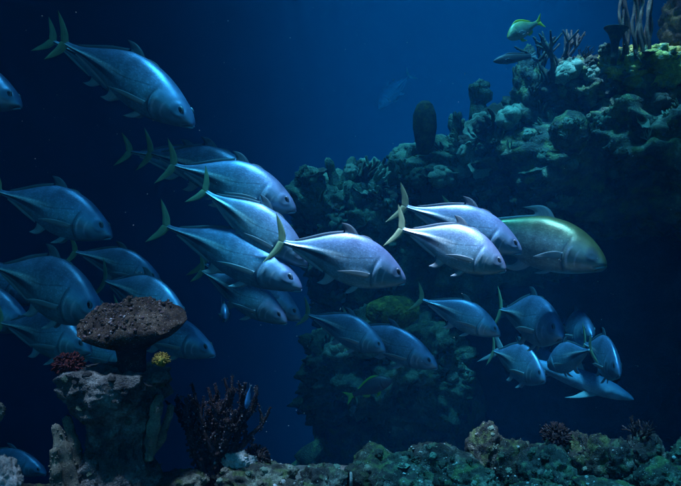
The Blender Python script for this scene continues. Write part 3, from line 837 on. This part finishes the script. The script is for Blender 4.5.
# foreground rocks along the bottom edge: (px, py centre, half width, half height, Y, material, label)
FR = [
    (4, 484, 16, 24, 2.2, M_white, 'pale domed rock in the bottom left corner'),
    (35, 500, 30, 14, 2.25, M_fore, 'low dark rock beside the pale dome at bottom left'),
    (180, 484, 26, 13, 2.25, M_fore, 'flat speckled rock between the pillar and the gorgonian'),
    (238, 462, 15, 10, 2.3, M_white, 'small pale stone beside the maroon tufted coral'),
    (250, 480, 40, 17, 2.3, M_fore, 'broad speckled rock under the maroon tufted coral'),
    (322, 483, 24, 15, 2.25, M_fore2, 'rounded mossy rock with a lone white stick beside it'),
    (384, 474, 34, 24, 2.3, M_fore, 'big mottled rock mound, left of the two central ones'),
    (400, 488, 30, 20, 2.15, M_fore2, 'dark purple-grey rock in front of the mottled mound'),
    (438, 472, 34, 25, 2.35, M_fore2, 'dark round-topped mound with a white rubble crest'),
    (485, 456, 17, 30, 2.55, M_fore, 'tall lumpy rock standing behind the bottom rubble'),
    (470, 486, 30, 18, 2.2, M_fore, 'low rubble-covered rock below the tall lumpy rock'),
    (512, 470, 20, 27, 2.4, M_fore, 'striped grey rock left of the dark bush'),
    (548, 476, 28, 28, 2.3, M_fore2, 'large brown rock with a ridge running down its right side'),
    (574, 467, 20, 28, 2.45, M_fore, 'sloping green-edged rock behind the large brown one'),
    (601, 462, 17, 28, 2.4, M_fore, 'jagged upright rock with a pale pointed crest'),
    (620, 464, 13, 24, 2.35, M_fore2, 'narrow rock wedged beside the jagged upright one'),
    (645, 463, 20, 27, 2.4, M_fore2, 'smooth rounded boulder near the bottom right corner'),
    (660, 481, 24, 18, 2.25, M_fore, 'dark boulder in front of the smooth rounded one'),
    (683, 470, 14, 26, 2.3, M_fore2, 'rock cut off by the right edge of the frame'),
    (600, 492, 30, 12, 2.15, M_fore, 'low speckled rock under the jagged upright rock'),
    (540, 496, 30, 12, 2.15, M_fore, 'low speckled rock under the large brown rock'),
    (295, 492, 22, 10, 2.2, M_fore, 'low rubble rock left of the rounded mossy rock'),
]
for i, (x, y, w, h, Y, mt, lb) in enumerate(FR):
    rock('sea_rock', lb, P(x, y, Y), (px2m(w, Y), px2m(w, Y) * .8, px2m(h, Y)), 30 + i, mt, sub=5, rough=.30, freq=1.3, ridge=.16)
b = MB(); tube(b, [Vector((0, 0, 0)), Vector((.001, 0, .025)), Vector((0, 0, .05))], [.005, .005, .004], 8, 1, .3)
at(b.build('coral_stick', M_white), P(351, 488, 2.15), 'thin white stick of dead coral upright between two rocks', 'coral')
tuft_ball('soft_coral', P(556, 436, 2.45), px2m(13, 2.45), M_maroon, 'dark maroon bush on top of the large brown rock', 15, 200, .5)
at(branch_coral(63, .10, M_maroon, 'branching_coral', 3, 6, .07), P(640, 444, 2.4), 'tiny dark branching coral on the smooth rounded boulder', 'coral')
# small coral heads growing on the front rocks and on the pillar
def hit_in(trs, px, py):
    d = (P(px, py, 1.0) - CAM).normalized(); best = None
    for t in trs:
        h = t.ray_cast(CAM, d)
        if h[0] is not None and (best is None or h[3] < best[2]): best = (h[0], h[1], h[3])
    return best
def bvh_of(o):
    mw = Matrix.Translation(o.location) @ o.rotation_euler.to_matrix().to_4x4()
    return BVHTree.FromPolygons([mw @ v.co for v in o.data.vertices], [tuple(p.vertices) for p in o.data.polygons])
def sprinkle(trs, x0, x1, y0, y1, k, s0, s1, kinds, mats, where, seed):
    rng = random.Random(seed)
    for i in range(k):
        h = None
        for tr in range(25):
            h = hit_in(trs, rng.uniform(x0, x1), rng.uniform(y0, y1))
            if h: break
        if not h: continue
        kind = rng.choice(kinds)
        o = bpy.data.objects.new(KN[kind], proto_mesh(kind, rng.randint(0, 2), rng.choice(mats))); col.objects.link(o)
        nrm = (h[1] + Vector((0, 0, .8))).normalized(); s_ = rng.uniform(s0, s1)
        o.location = h[0] - nrm * s_ * .2
        o.rotation_euler = (nrm.to_track_quat('Z', 'Y') @ Euler((0, 0, rng.uniform(0, 6.28))).to_quaternion()).to_euler()
        o.scale = (s_, s_ * rng.uniform(.8, 1.2), s_ * rng.uniform(.7, 1.1))
        tag(o, 'small %s %s' % (KW[kind], where), 'coral', '%ss %s' % (KW[kind], where))
front = [bvh_of(o) for o in scene.objects if o.name.startswith('sea_rock')]
pill = [bvh_of(o) for o in scene.objects if o.name.startswith('rock_pillar')]
sprinkle(front, 200, 345, 455, 486, 14, .008, .018, ['knob', 'knob', 'branch', 'finger'], [M_greencoral, M_browncoral, M_finger], 'on the low front rocks right of the gorgonian', 1)
sprinkle(front, 345, 480, 445, 486, 22, .008, .020, ['knob', 'knob', 'branch', 'finger', 'plate'], [M_greencoral, M_browncoral, M_finger, M_reefrock], 'on the mottled mounds at bottom centre', 2)
sprinkle(front, 480, 681, 420, 486, 40, .008, .022, ['knob', 'knob', 'branch', 'finger', 'plate'], [M_greencoral, M_browncoral, M_reefrock, M_reefrock], 'on the front rocks at bottom right', 3)
sprinkle(pill, 65, 165, 375, 480, 26, .007, .018, ['knob', 'knob', 'branch', 'plate'], [M_browncoral, M_reefrock, M_pillar], 'on the side of the weathered rock pillar', 4)
# broken rubble lying between the rocks
rng = random.Random(8); b = MB()
dgs = None
frv = [o for o in scene.objects if o.name.startswith('sea_rock')]
trees = []
for o in frv:
    mw = Matrix.Translation(o.location) @ o.rotation_euler.to_matrix().to_4x4()
    trees.append(BVHTree.FromPolygons([mw @ v.co for v in o.data.vertices], [tuple(p.vertices) for p in o.data.polygons]))
cnt = 0
for i in range(2000):
    px = rng.uniform(160, 681); Y = rng.uniform(2.0, 2.62)
    clump = noise.noise(Vector((px * .035, Y * 7, 1))) * 1.5
    if clump < rng.uniform(-.05, .5): continue
    x = (px - 340.5) * KPX * Y; best = None
    for t in trees:
        h = t.ray_cast(Vector((x, Y, 3)), Vector((0, 0, -1)))
        if h[0] is not None and (best is None or h[0].z > best.z): best = h[0]
    z = seabed_z(x, Y)
    if best is not None: z = max(z, best.z)
    s = rng.uniform(.0015, .0055) * (1.8 if rng.random() < .08 else 1)
    blob(b, Vector((x, Y, z + s * .2)), s, 1, sq=rng.uniform(.4, 1.1), seed=i, rough=.9, m=rng.choice((0, 0, 0, 1, 2))); cnt += 1
tag(b.build('rubble', [M_white, M_finger, M_greencoral]), kind='stuff')

# ------------------------------------------------------------------ fish
def fin2d(b, lead, trail, n=12, th=.005, ymap=lambda s, z, t: 0.0, m=0):
    """solid fin between a leading and a trailing edge; points are (s, z)"""
    cs = (0, .25, .6, 1.0); tk = (.35, 1.0, .6, .12)
    A, B_ = [], []
    for i in range(n + 1):
        t = i / n; p, q = catmull(lead, t), catmull(trail, t)
        ra, rb = [], []
        for c, k in zip(cs, tk):
            s = p[0] + (q[0] - p[0]) * c; z = p[1] + (q[1] - p[1]) * c
            y = ymap(s, z, t); w = th * k * (1 - .75 * t)
            ra.append(b.add((s, y - w, z), (t, c))); rb.append(b.add((s, y + w, z), (t, c)))
        A.append(ra); B_.append(rb)
    for i in range(n):
        for c in range(len(cs) - 1):
            b.face((A[i][c], A[i][c + 1], A[i + 1][c + 1], A[i + 1][c]), m)
            b.face((B_[i][c], B_[i + 1][c], B_[i + 1][c + 1], B_[i][c + 1]), m)
        b.face((A[i][0], A[i + 1][0], B_[i + 1][0], B_[i][0]), m)
        b.face((A[i][-1], B_[i][-1], B_[i + 1][-1], A[i + 1][-1]), m)
    for i in (0, n):
        r = A[i] + B_[i][::-1]; b.face(r if i == 0 else r[::-1], m)

JACK = dict(
    top=[(0, -.018), (.010, .002), (.035, .030), (.08, .066), (.14, .104), (.22, .144), (.32, .175), (.42, .188), (.52, .182), (.65, .142), (.78, .084), (.88, .042), (.95, .023), (1.0, .018)],
    bot=[(0, -.034), (.010, -.044), (.035, -.054), (.08, -.071), (.14, -.094), (.22, -.120), (.32, -.140), (.42, -.146), (.52, -.136), (.60, -.114), (.72, -.073), (.82, -.042), (.90, -.025), (.96, -.018), (1.0, -.016)],
    w=[(0, .008), (.012, .020), (.04, .036), (.09, .054), (.16, .069), (.26, .080), (.38, .082), (.5, .072), (.65, .049), (.78, .032), (.88, .019), (.95, .014), (1.0, .010)],
    eye=(.088, .030, .027), gill=.262, scute=True, mouth=(.062, -.056),
    tail=(.172, 1.125, 1.045), tailbase=.965,
    fins=[('dorsal_fin', 'mid', 't', [(.44, -.01), (.49, .032), (.545, .058), (.605, .072)], [(.565, -.02), (.558, .008), (.574, .036), (.605, .072)], 'find'),
          ('dorsal_fin', 'mid', 't', [(.57, .016), (.70, .022), (.82, .020), (.92, .010)], [(.57, -.02), (.70, -.02), (.82, -.015), (.92, -.008)], 'find'),
          ('first_dorsal_fin', 'mid', 't', [(.31, -.01), (.34, .004), (.38, .008), (.43, .004)], [(.31, -.03), (.35, -.03), (.39, -.03), (.43, -.03)], 'find'),
          ('anal_fin', 'mid', 'b', [(.53, .01), (.57, -.045), (.61, -.078), (.665, -.098)], [(.64, .03), (.62, -.015), (.63, -.055), (.665, -.098)], 'finp'),
          ('anal_fin', 'mid', 'b', [(.64, -.014), (.74, -.022), (.84, -.020), (.92, -.010)], [(.64, .02), (.74, .02), (.84, .015), (.92, .008)], 'finp'),
          ('pelvic_fin', 'pair', 'b', [(.33, .02), (.36, -.022), (.40, -.045), (.435, -.052)], [(.375, .02), (.40, -.01), (.415, -.03), (.435, -.052)], 'finp'),
          ('pectoral_fin', 'pec', 0, [(.285, -.022), (.34, -.018), (.43, -.030), (.53, -.060)], [(.29, -.052), (.35, -.058), (.43, -.060), (.53, -.060)], 'finp')])
import copy
POMP = copy.deepcopy(JACK)
POMP.update(top=[(0, -.024), (.010, .006), (.035, .045), (.08, .092), (.15, .146), (.24, .19), (.34, .213), (.44, .215), (.55, .185), (.68, .125), (.80, .07), (.9, .036), (1.0, .02)],
    bot=[(0, -.04), (.010, -.062), (.035, -.082), (.08, -.104), (.15, -.136), (.24, -.168), (.34, -.19), (.44, -.198), (.55, -.175), (.68, -.118), (.80, -.062), (.9, -.03), (1.0, -.018)],
    w=[(0, .012), (.010, .032), (.035, .058), (.09, .084), (.16, .102), (.26, .115), (.38, .115), (.5, .098), (.65, .062), (.78, .034), (.88, .02), (1.0, .011)], scute=False, eye=(.09, .02, .02))
POMP['fins'] = [('dorsal_fin', 'mid', 't', [(.40, -.02), (.46, .05), (.53, .085), (.64, .085)], [(.56, -.02), (.55, .02), (.57, .05), (.64, .085)], 'finp'),
    ('dorsal_fin', 'mid', 't', [(.54, .012), (.68, .02), (.82, .018), (.92, .010)], [(.54, -.02), (.70, -.02), (.82, -.015), (.92, -.008)], 'finp'),
    ('anal_fin', 'mid', 'b', [(.47, .02), (.52, -.05), (.60, -.11), (.73, -.14)], [(.58, .03), (.575, -.02), (.62, -.085), (.73, -.14)], 'finp'),
    ('pelvic_fin', 'pair', 'b', [(.33, .02), (.36, -.015), (.40, -.03), (.435, -.034)], [(.375, .02), (.40, -.01), (.415, -.02), (.435, -.034)], 'finp'),
    ('pectoral_fin', 'pec', 0, [(.265, -.01), (.31, -.012), (.38, -.05), (.44, -.10)], [(.27, -.07), (.32, -.08), (.38, -.10), (.44, -.10)], 'finp')]
REEF = dict(
    top=[(0, -.02), (.012, .005), (.05, .05), (.12, .115), (.22, .175), (.34, .205), (.48, .20), (.64, .155), (.78, .095), (.9, .058), (1.0, .052)],
    bot=[(0, -.035), (.012, -.052), (.05, -.085), (.12, -.125), (.22, -.155), (.34, -.17), (.48, -.17), (.64, -.14), (.78, -.088), (.9, -.056), (1.0, -.052)],
    w=[(0, .012), (.012, .03), (.06, .055), (.15, .08), (.28, .09), (.45, .08), (.65, .05), (.8, .03), (1.0, .014)],
    eye=(.13, .045, .022), gill=.27, scute=False, mouth=(.07, -.06), tail=(.17, 1.22, 1.12), tailbase=.96,
    fins=[('dorsal_fin', 'mid', 't', [(.26, .01), (.42, .05), (.62, .045), (.82, .03)], [(.26, -.03), (.42, -.03), (.62, -.03), (.82, -.02)], 'fin'),
          ('anal_fin', 'mid', 'b', [(.60, .02), (.64, -.05), (.70, -.07), (.80, -.05)], [(.82, .02), (.80, -.005), (.79, -.03), (.80, -.05)], 'fin'),
          ('pelvic_fin', 'pair', 'b', [(.34, .02), (.38, -.05), (.44, -.08), (.50, -.085)], [(.42, .02), (.45, -.03), (.47, -.06), (.50, -.085)], 'fin'),
          ('pectoral_fin', 'pec', 0, [(.30, -.01), (.36, .0), (.44, -.03), (.50, -.06)], [(.31, -.07), (.36, -.09), (.44, -.09), (.50, -.06)], 'finp')])
WRASSE = copy.deepcopy(REEF)
WRASSE.update(top=[(0, -.01), (.02, .012), (.08, .045), (.2, .085), (.36, .105), (.55, .098), (.72, .075), (.88, .055), (1.0, .052)],
    bot=[(0, -.02), (.02, -.03), (.08, -.055), (.2, -.085), (.36, -.10), (.55, -.095), (.72, -.07), (.88, -.05), (1.0, -.05)],
    w=[(0, .01), (.02, .02), (.08, .04), (.2, .06), (.4, .065), (.65, .045), (.85, .022), (1.0, .012)], tail=(.085, 1.16, 1.13), eye=(.1, .03, .014), mouth=(.06, -.035))
WRASSE['fins'] = [('dorsal_fin', 'mid', 't', [(.26, .0), (.42, .025), (.62, .028), (.85, .025)], [(.26, -.03), (.42, -.03), (.62, -.03), (.85, -.02)], 'fin'), REEF['fins'][3]]
TANG = copy.deepcopy(REEF)
TANG.update(top=[(0, -.01), (.02, .03), (.08, .12), (.2, .2), (.36, .235), (.55, .225), (.74, .16), (.9, .07), (1.0, .045)],
    bot=[(0, -.03), (.02, -.06), (.08, -.13), (.2, -.2), (.36, -.23), (.55, -.22), (.74, -.155), (.9, -.065), (1.0, -.045)])
SHARK = dict(
    top=[(0, 0), (.02, .016), (.06, .032), (.14, .056), (.28, .075), (.42, .075), (.6, .05), (.8, .028), (1.0, .016)],
    bot=[(0, -.006), (.02, -.016), (.06, -.028), (.14, -.048), (.28, -.062), (.42, -.06), (.6, -.042), (.8, -.024), (1.0, -.014)],
    w=[(0, .01), (.02, .026), (.06, .045), (.14, .066), (.28, .078), (.42, .07), (.6, .046), (.8, .024), (1.0, .010)],
    eye=(.07, .012, .008), gill=.19, scute=False, mouth=(.05, -.03), tail=(.16, 1.19, 1.05), tailbase=.97,
    fins=[('dorsal_fin', 'mid', 't', [(.36, -.01), (.42, .06), (.47, .10), (.52, .115)], [(.50, -.01), (.49, .02), (.49, .06), (.52, .115)], 'fin'),
          ('anal_fin', 'mid', 'b', [(.74, .01), (.77, -.03), (.80, -.045), (.83, -.045)], [(.82, .01), (.82, -.01), (.82, -.02), (.83, -.045)], 'fin'),
          ('pectoral_fin', 'wing', 0, [(.22, -.04), (.29, -.07), (.36, -.09), (.43, -.10)], [(.32, -.04), (.35, -.06), (.38, -.08), (.43, -.10)], 'fin')])

ST = [0, .003, .007, .012, .018, .026, .034, .043, .053, .063, .073, .084, .095, .107, .12, .135, .15, .168, .186, .204, .222, .236, .248, .256, .263, .270, .280, .295, .32, .35, .385, .42, .46, .5, .54, .58, .62, .66, .7, .74, .78, .82, .86, .9, .93, .96, .985, 1.0]
NRING = 64
def fish(name, label, cat, tail_px, nose_px, Yt, Yn, spec=JACK, group=None, depth=1.0, width=1.0, bend=0.0, roll=0.0,
         skin=None, fins=None, tailfin=None, finp=None, far=False):
    A, Bp = P(tail_px[0], tail_px[1], Yt), P(nose_px[0], nose_px[1], Yn)
    L = (Bp - A).length; f = (Bp - A) / L
    up = Vector((0, 0, 1)); left = up.cross(f).normalized(); up = f.cross(left).normalized()
    mid = A.lerp(Bp, .55)
    M = Matrix((f, left, up)).transposed()
    M = M @ Matrix.Rotation(R(roll), 3, 'X')
    root = empty(name, mid); root.rotation_euler = M.to_euler()
    tag(root, label, cat, group)
    skin = skin or M_jack; fm = fins or M_fin; fp = finp or M_finp; tm = tailfin or M_fin
    T, Bt, W = hermite_table(spec['top']), hermite_table(spec['bot']), hermite_table(spec['w'])
    def loc(s, y, z):
        q = max(0, s - .32)
        yb = bend * q * q - bend * .04
        return ((.45 - s) * L, (y * width + yb) * L, z * depth * L)
    def fix(b):
        b.v = [loc(*v) for v in b.v]
        return b
    # body: one continuous skin
    b = MB(); rows = []
    g = spec['gill']; mx_, mz_ = spec['mouth']
    for s in ST:
        t, bo, w = T(s), Bt(s), W(s); row = []
        for j in range(NRING):
            th = 2 * math.pi * j / NRING
            cz, sy_ = math.cos(th), math.sin(th)
            half, midz = (t - bo) / 2, (t + bo) / 2
            z = midz + half * cz
            y = w * math.copysign(abs(sy_) ** 1.12, sy_)
            v = abs((th / math.pi) if th <= math.pi else 2 - th / math.pi)      # 0 back .. 1 belly
            side = math.copysign(1, sy_) if abs(sy_) > 1e-6 else 0
            k = 0.0; e = 0.0
            # gill cover: raised plate that ends in a curved step
            gl = g - .11 * ((v - .58) / .5) ** 2
            if .1 < v < .97:
                e = sm(.24, .42, v) * (1 - sm(.80, .95, v))
                k += .007 * sm(gl - .09, gl - .012, s) * (1 - sm(gl - .004, gl + .006, s)) * e
                k -= .005 * math.exp(-((s - gl - .012) / .008) ** 2) * e
                gp = gl - .085
                k -= .009 * math.exp(-((s - gp) / .008) ** 2) * e * sm(.35, .55, v)
                k -= .005 * math.exp(-((s - gl + .042) / .007) ** 2) * e * sm(.3, .5, v) * (1 - sm(.7, .85, v))
            for q_, a_ in ((.030, .007), (.080, .006)):
                    k += a_ * math.exp(-((s - gl + q_) / .0115) ** 2) * e * sm(.36, .48, v) * (1 - sm(.66, .80, v))
            # mouth cleft
            if s < mx_ + .03:
                zl = -.024 + (mz_ + .024) * min(1, s / mx_) ** 1.0
                if s <= mx_: k -= .015 * math.exp(-((z - zl) / .0085) ** 2)
            # eye socket rim
            ex, ez, er = spec['eye']
            de = math.hypot(s - ex, z - ez)
            k += .004 * math.exp(-((de - er * 1.25) / .009) ** 2)
            if spec['scute']:
                k += .015 * sm(.55, .90, s) * math.exp(-((v - .49) / .055) ** 2) * (1 - .3 * sm(.97, 1.0, s))
            y += side * k * min(1, abs(sy_) * 1.5)
            row.append(b.add((s, y, z), (s, v)))
        rows.append(row)
    for i in range(len(ST) - 1):
        for j in range(NRING):
            b.face((rows[i][j], rows[i][(j + 1) % NRING], rows[i + 1][(j + 1) % NRING], rows[i + 1][j]))
    b.face(rows[0][::-1]); b.face(rows[-1])
    fix(b).build('body', skin, root)
    # tail fin
    sp, tip, fork = spec['tail']; tb = spec['tailbase']; tz = T(1.0)
    b = MB()
    for sg in (1, -1):
        z0 = tz * .95
        g_ = fork - 1.06
        fin2d(b, [(tb, sg * .004), (tb + .026, sg * (z0 + .006)), (tb + .046 + (tip - 1.125) * .4, sg * sp * .38), (tb + .098 + (tip - 1.125) * .7, sg * sp * .72), (tip, sg * sp)],
              [(tb + .06, 0), (fork, sg * .0), (fork + (tip - fork) * .26, sg * sp * .32), (fork + (tip - fork) * .62, sg * sp * .64), (tip, sg * sp)], 14, .0045)
    fix(b).build('tail_fin', tm, root)
    for nm, mode, ref, lead, trail, mk in spec['fins']:
        off = {'t': T, 'b': Bt}.get(ref, lambda s: 0.0)
        ld = [(s, off(min(1, s)) + z) for s, z in lead]; tr = [(s, off(min(1, s)) + z) for s, z in trail]
        mt = {'fin': fm, 'finp': fp, 'find': M_finb}[mk]
        if mode == 'mid':
            b = MB(); fin2d(b, ld, tr, 12, .004); fix(b).build(nm, mt, root)
        else:
            for sg in (1, -1):
                b = MB()
                if mode == 'pair': ym = lambda s, z, t: sg * (.012 + .03 * t)
                elif mode == 'wing': ym = lambda s, z, t: sg * (.05 + .16 * t)
                else: ym = lambda s, z, t: sg * (W(s) * .93 + .004 + .045 * t + .5 * max(0, z + .06) * min(1, t * 5))
                fin2d(b, ld, tr, 12, .0035, ym); fix(b).build(nm, mt, root)
    # eyes
    ex, ez, er = spec['eye']
    vs_, fs = ico(3)
    t, bo, w = T(ex), Bt(ex), W(ex); cz = (ez - (t + bo) / 2) / ((t - bo) / 2)
    ye = w * math.sqrt(max(0, 1 - cz * cz)) ** 1.12
    for sg in (1, -1):
        b = MB()
        for v in vs_: b.add((ex - v.x * er, sg * (ye * .90 - .003) + v.y * er * .30, ez + v.z * er))
        for fc in fs:
            c = sum((vs_[i] for i in fc), Vector()) / 3
            b.face(fc, 1 if math.hypot(c.x, c.z) < .66 else 0)
        fix(b).build('eye', [M_iris, M_pupil], root)
    return root, L

G = 'big silver jacks swimming in the school'
frng = random.Random(4)
def J(lb, t, n, Yt, Yn, **k):
    k.setdefault('bend', frng.uniform(-.13, .13)); k.setdefault('roll', frng.uniform(-7, 7)); k.setdefault('width', frng.uniform(.88, 1.08))
    dy = frng.uniform(-.14, .10)
    return fish('jack_fish', lb, 'fish', t, n, Yt - dy * .5, Yn + dy * .5, group=G, **k)
J('jack diving at the upper left, highest and steepest of the school', (71, 45), (195, 123), 2.95, 2.75, depth=.84, roll=6)
J('dim jack half hidden behind the diving jack at the upper left', (58, 44), (165, 105), 3.5, 3.35, depth=.85)
J('jack with only its head showing at the left edge, below the diving one', (-95, 66), (23, 104), 2.9, 2.8, depth=.95)
J('dim jack far behind the stacked tails, only its tail tip clear', (133, 153), (240, 175), 3.9, 3.75, depth=.9)
J('jack whose tail is second highest in the upper stack, back behind the long one', (149, 153), (268, 190), 3.45, 3.3, depth=.95)
J('long jack with a dark head reaching to the central tail, over the pale-bellied one', (177, 166), (297, 208), 3.15, 2.95, depth=1.05)
J('pale blue jack with a broad bright flank directly left of the central jack', (204, 192), (309, 264), 2.98, 2.86, depth=1.0, roll=4)
J('slim jack with a large green tail below the pale blue one', (168, 227), (303, 287), 3.05, 2.9, depth=.86)
J('jack with gill cover shining under the slim jack, foremost of the lower pair', (200, 272), (288, 321), 3.25, 3.1, depth=.98)
J('jack mostly hidden behind the shining lower jack, snout at a green tail', (203, 265), (302, 318), 3.6, 3.45, depth=1.0)
J('jack at the left edge with its whole profile clear, above the broad one', (0, 192), (113, 234), 3.2, 3.05, depth=1.03)
J('broad jack at the left edge whose head dips behind the table coral', (-1, 266), (103, 316), 2.85, 2.65, depth=1.12)
J('jack between the clear left one and the table coral, tail showing whole', (80, 252), (161, 281), 3.5, 3.35, depth=1.0)
J('lowest full-length jack at the left edge, above the red soft coral', (3, 323), (92, 350), 3.1, 2.95, depth=1.08)
J('dim jack cut by the left edge between the broad one and the lowest one', (-70, 290), (32, 326), 3.5, 3.35, depth=1.0)
J('dim jack at the left edge just behind the broad one, mostly cut off', (-60, 265), (40, 300), 3.7, 3.55, depth=1.0)
J('jack arching directly behind the top of the table coral', (102, 281), (187, 317), 3.0, 2.85, depth=1.08)
J('jack emerging head first on the right from behind the table coral', (118, 318), (216, 353), 3.15, 3.0, depth=1.0)
J('dim small jack low behind the table coral stem', (58, 338), (132, 366), 3.6, 3.5, depth=.95)
J('bright central jack, sharpest of the school, whole flank lit', (283, 243), (407, 279), 2.72, 2.60, depth=1.20, bend=.10)
J('bright silver jack overlapping the violet-blue one, lower of the front pair', (405, 230), (507, 268), 2.85, 2.62, depth=1.22, roll=-3)
J('violet-blue jack behind the front pair, upper one', (407, 207), (523, 250), 3.1, 2.95, depth=1.05)
fish('pompano', 'big green-gold pompano leading the school on the right', 'fish', (470, 222), (607, 263), 3.5, 3.1, POMP, depth=.90, width=.95, bend=-.5, skin=M_green, finp=M_finp, tailfin=M_fin)
J('jack below the central one with a green tail, left of the lower pair', (310, 315), (386, 350), 3.75, 3.6, depth=1.05)
J('jack overlapped by its neighbour below the centre, nose furthest right', (350, 326), (438, 366), 3.95, 3.75, depth=1.02)
J('jack below the front pair with a bright green tail held upright', (424, 300), (501, 334), 3.75, 3.6, depth=1.10)
J('rounded jack with a pale teal back, right of the upright green tail', (504, 310), (563, 335), 3.9, 3.3, depth=1.2)
J('dark jack seen nearly end-on behind the rounded one', (560, 332), (592, 334), 4.9, 4.2, depth=1.0)
J('small dim jack under the upright green tail', (493, 351), (546, 379), 4.3, 3.85, depth=1.35)
J('dim jack with a lit teal back just above the shark', (522, 350), (566, 374), 5.0, 4.6, depth=1.15)
J('dark jack turned away above the shark, its fins hanging down', (592, 350), (548, 366), 3.75, 4.2, depth=1.15)
J('small pale-backed jack at the lower right, last before open water', (588, 344), (620, 373), 4.15, 3.65, depth=1.35)
J('jack faint in the blue haze far above the reef', (409, 76), (378, 108), 10.9, 10.8, depth=1.0)
J('dim jack low in the bottom left corner', (-20, 452), (46, 473), 3.4, 3.3, depth=.8)
fish('shark', 'slender pale blue shark gliding at the lower right under the jacks', 'shark', (500, 352), (634, 399), 4.65, 4.25, SHARK, depth=1.1, bend=.2, skin=M_shark, fins=M_finp, tailfin=M_finp, finp=M_finp)
fish('reef_fish', 'small olive reef fish with a bright yellow tail at the top', 'fish', (537, 23), (507, 37), 4.2, 4.1, REEF, depth=1.05, skin=M_reef, fins=M_finy, tailfin=M_finy)
fish('wrasse', 'slim dark fish with a pale tail facing left over the ledge', 'fish', (531, 56), (493, 61), 4.45, 4.4, WRASSE, depth=1.15, skin=M_dark, fins=M_find, tailfin=M_finp, finp=M_find)
fish('reef_fish', 'small dark reef fish with bright green fins under the lower outcrop', 'fish', (353, 395), (392, 379), 3.9, 3.85, REEF, depth=.95, skin=M_dark, fins=M_fing, tailfin=M_fing, finp=M_find)
fish('tang', 'blue oval tang hovering tail up beside the gorgonian', 'fish', (250, 388), (246, 409), 2.13, 2.10, TANG, depth=1.0, skin=M_tang, fins=M_tang, tailfin=M_finp, finp=M_tang)
fish('reef_fish', 'small dim fish seen end-on in the gap left of the lower pair', 'fish', (222, 305), (226, 318), 3.3, 3.1, REEF, depth=1.0, skin=M_jack, fins=M_finp, tailfin=M_finp)

# drifting specks in the water
rng = random.Random(99); b = MB()
for i in range(330):
    Y = rng.uniform(1.6, 4.5); p = P(rng.uniform(0, 681), rng.uniform(0, 486), Y)
    blob(b, p, rng.uniform(.0006, .0019), 1, seed=i)
tag(b.build('marine_snow', M_white), kind='stuff')

# ------------------------------------------------------------------ the water itself: one closed even volume
def haze():
    m = bpy.data.materials.new('water_haze'); m.use_nodes = True
    n, l = m.node_tree.nodes, m.node_tree.links
    n.remove(n['Principled BSDF'])
    pv = n.new('ShaderNodeVolumePrincipled')
    pv.inputs['Color'].default_value = (0.012, 0.29, 0.63, 1)
    pv.inputs['Absorption Color'].default_value = (0.02, 0.6, 0.95, 1)
    pv.inputs['Density'].default_value = 0.038
    pv.inputs['Anisotropy'].default_value = 0.2
    l.new(pv.outputs['Volume'], n['Material Output'].inputs['Volume'])
    o = slab('haze', TX0 - 1, TX1 + 1, TY0 - 1, TY1 + 1, TZ0 - 1, TZ1 + .4, m)
    o['kind'] = 'stuff'
    return o
haze()
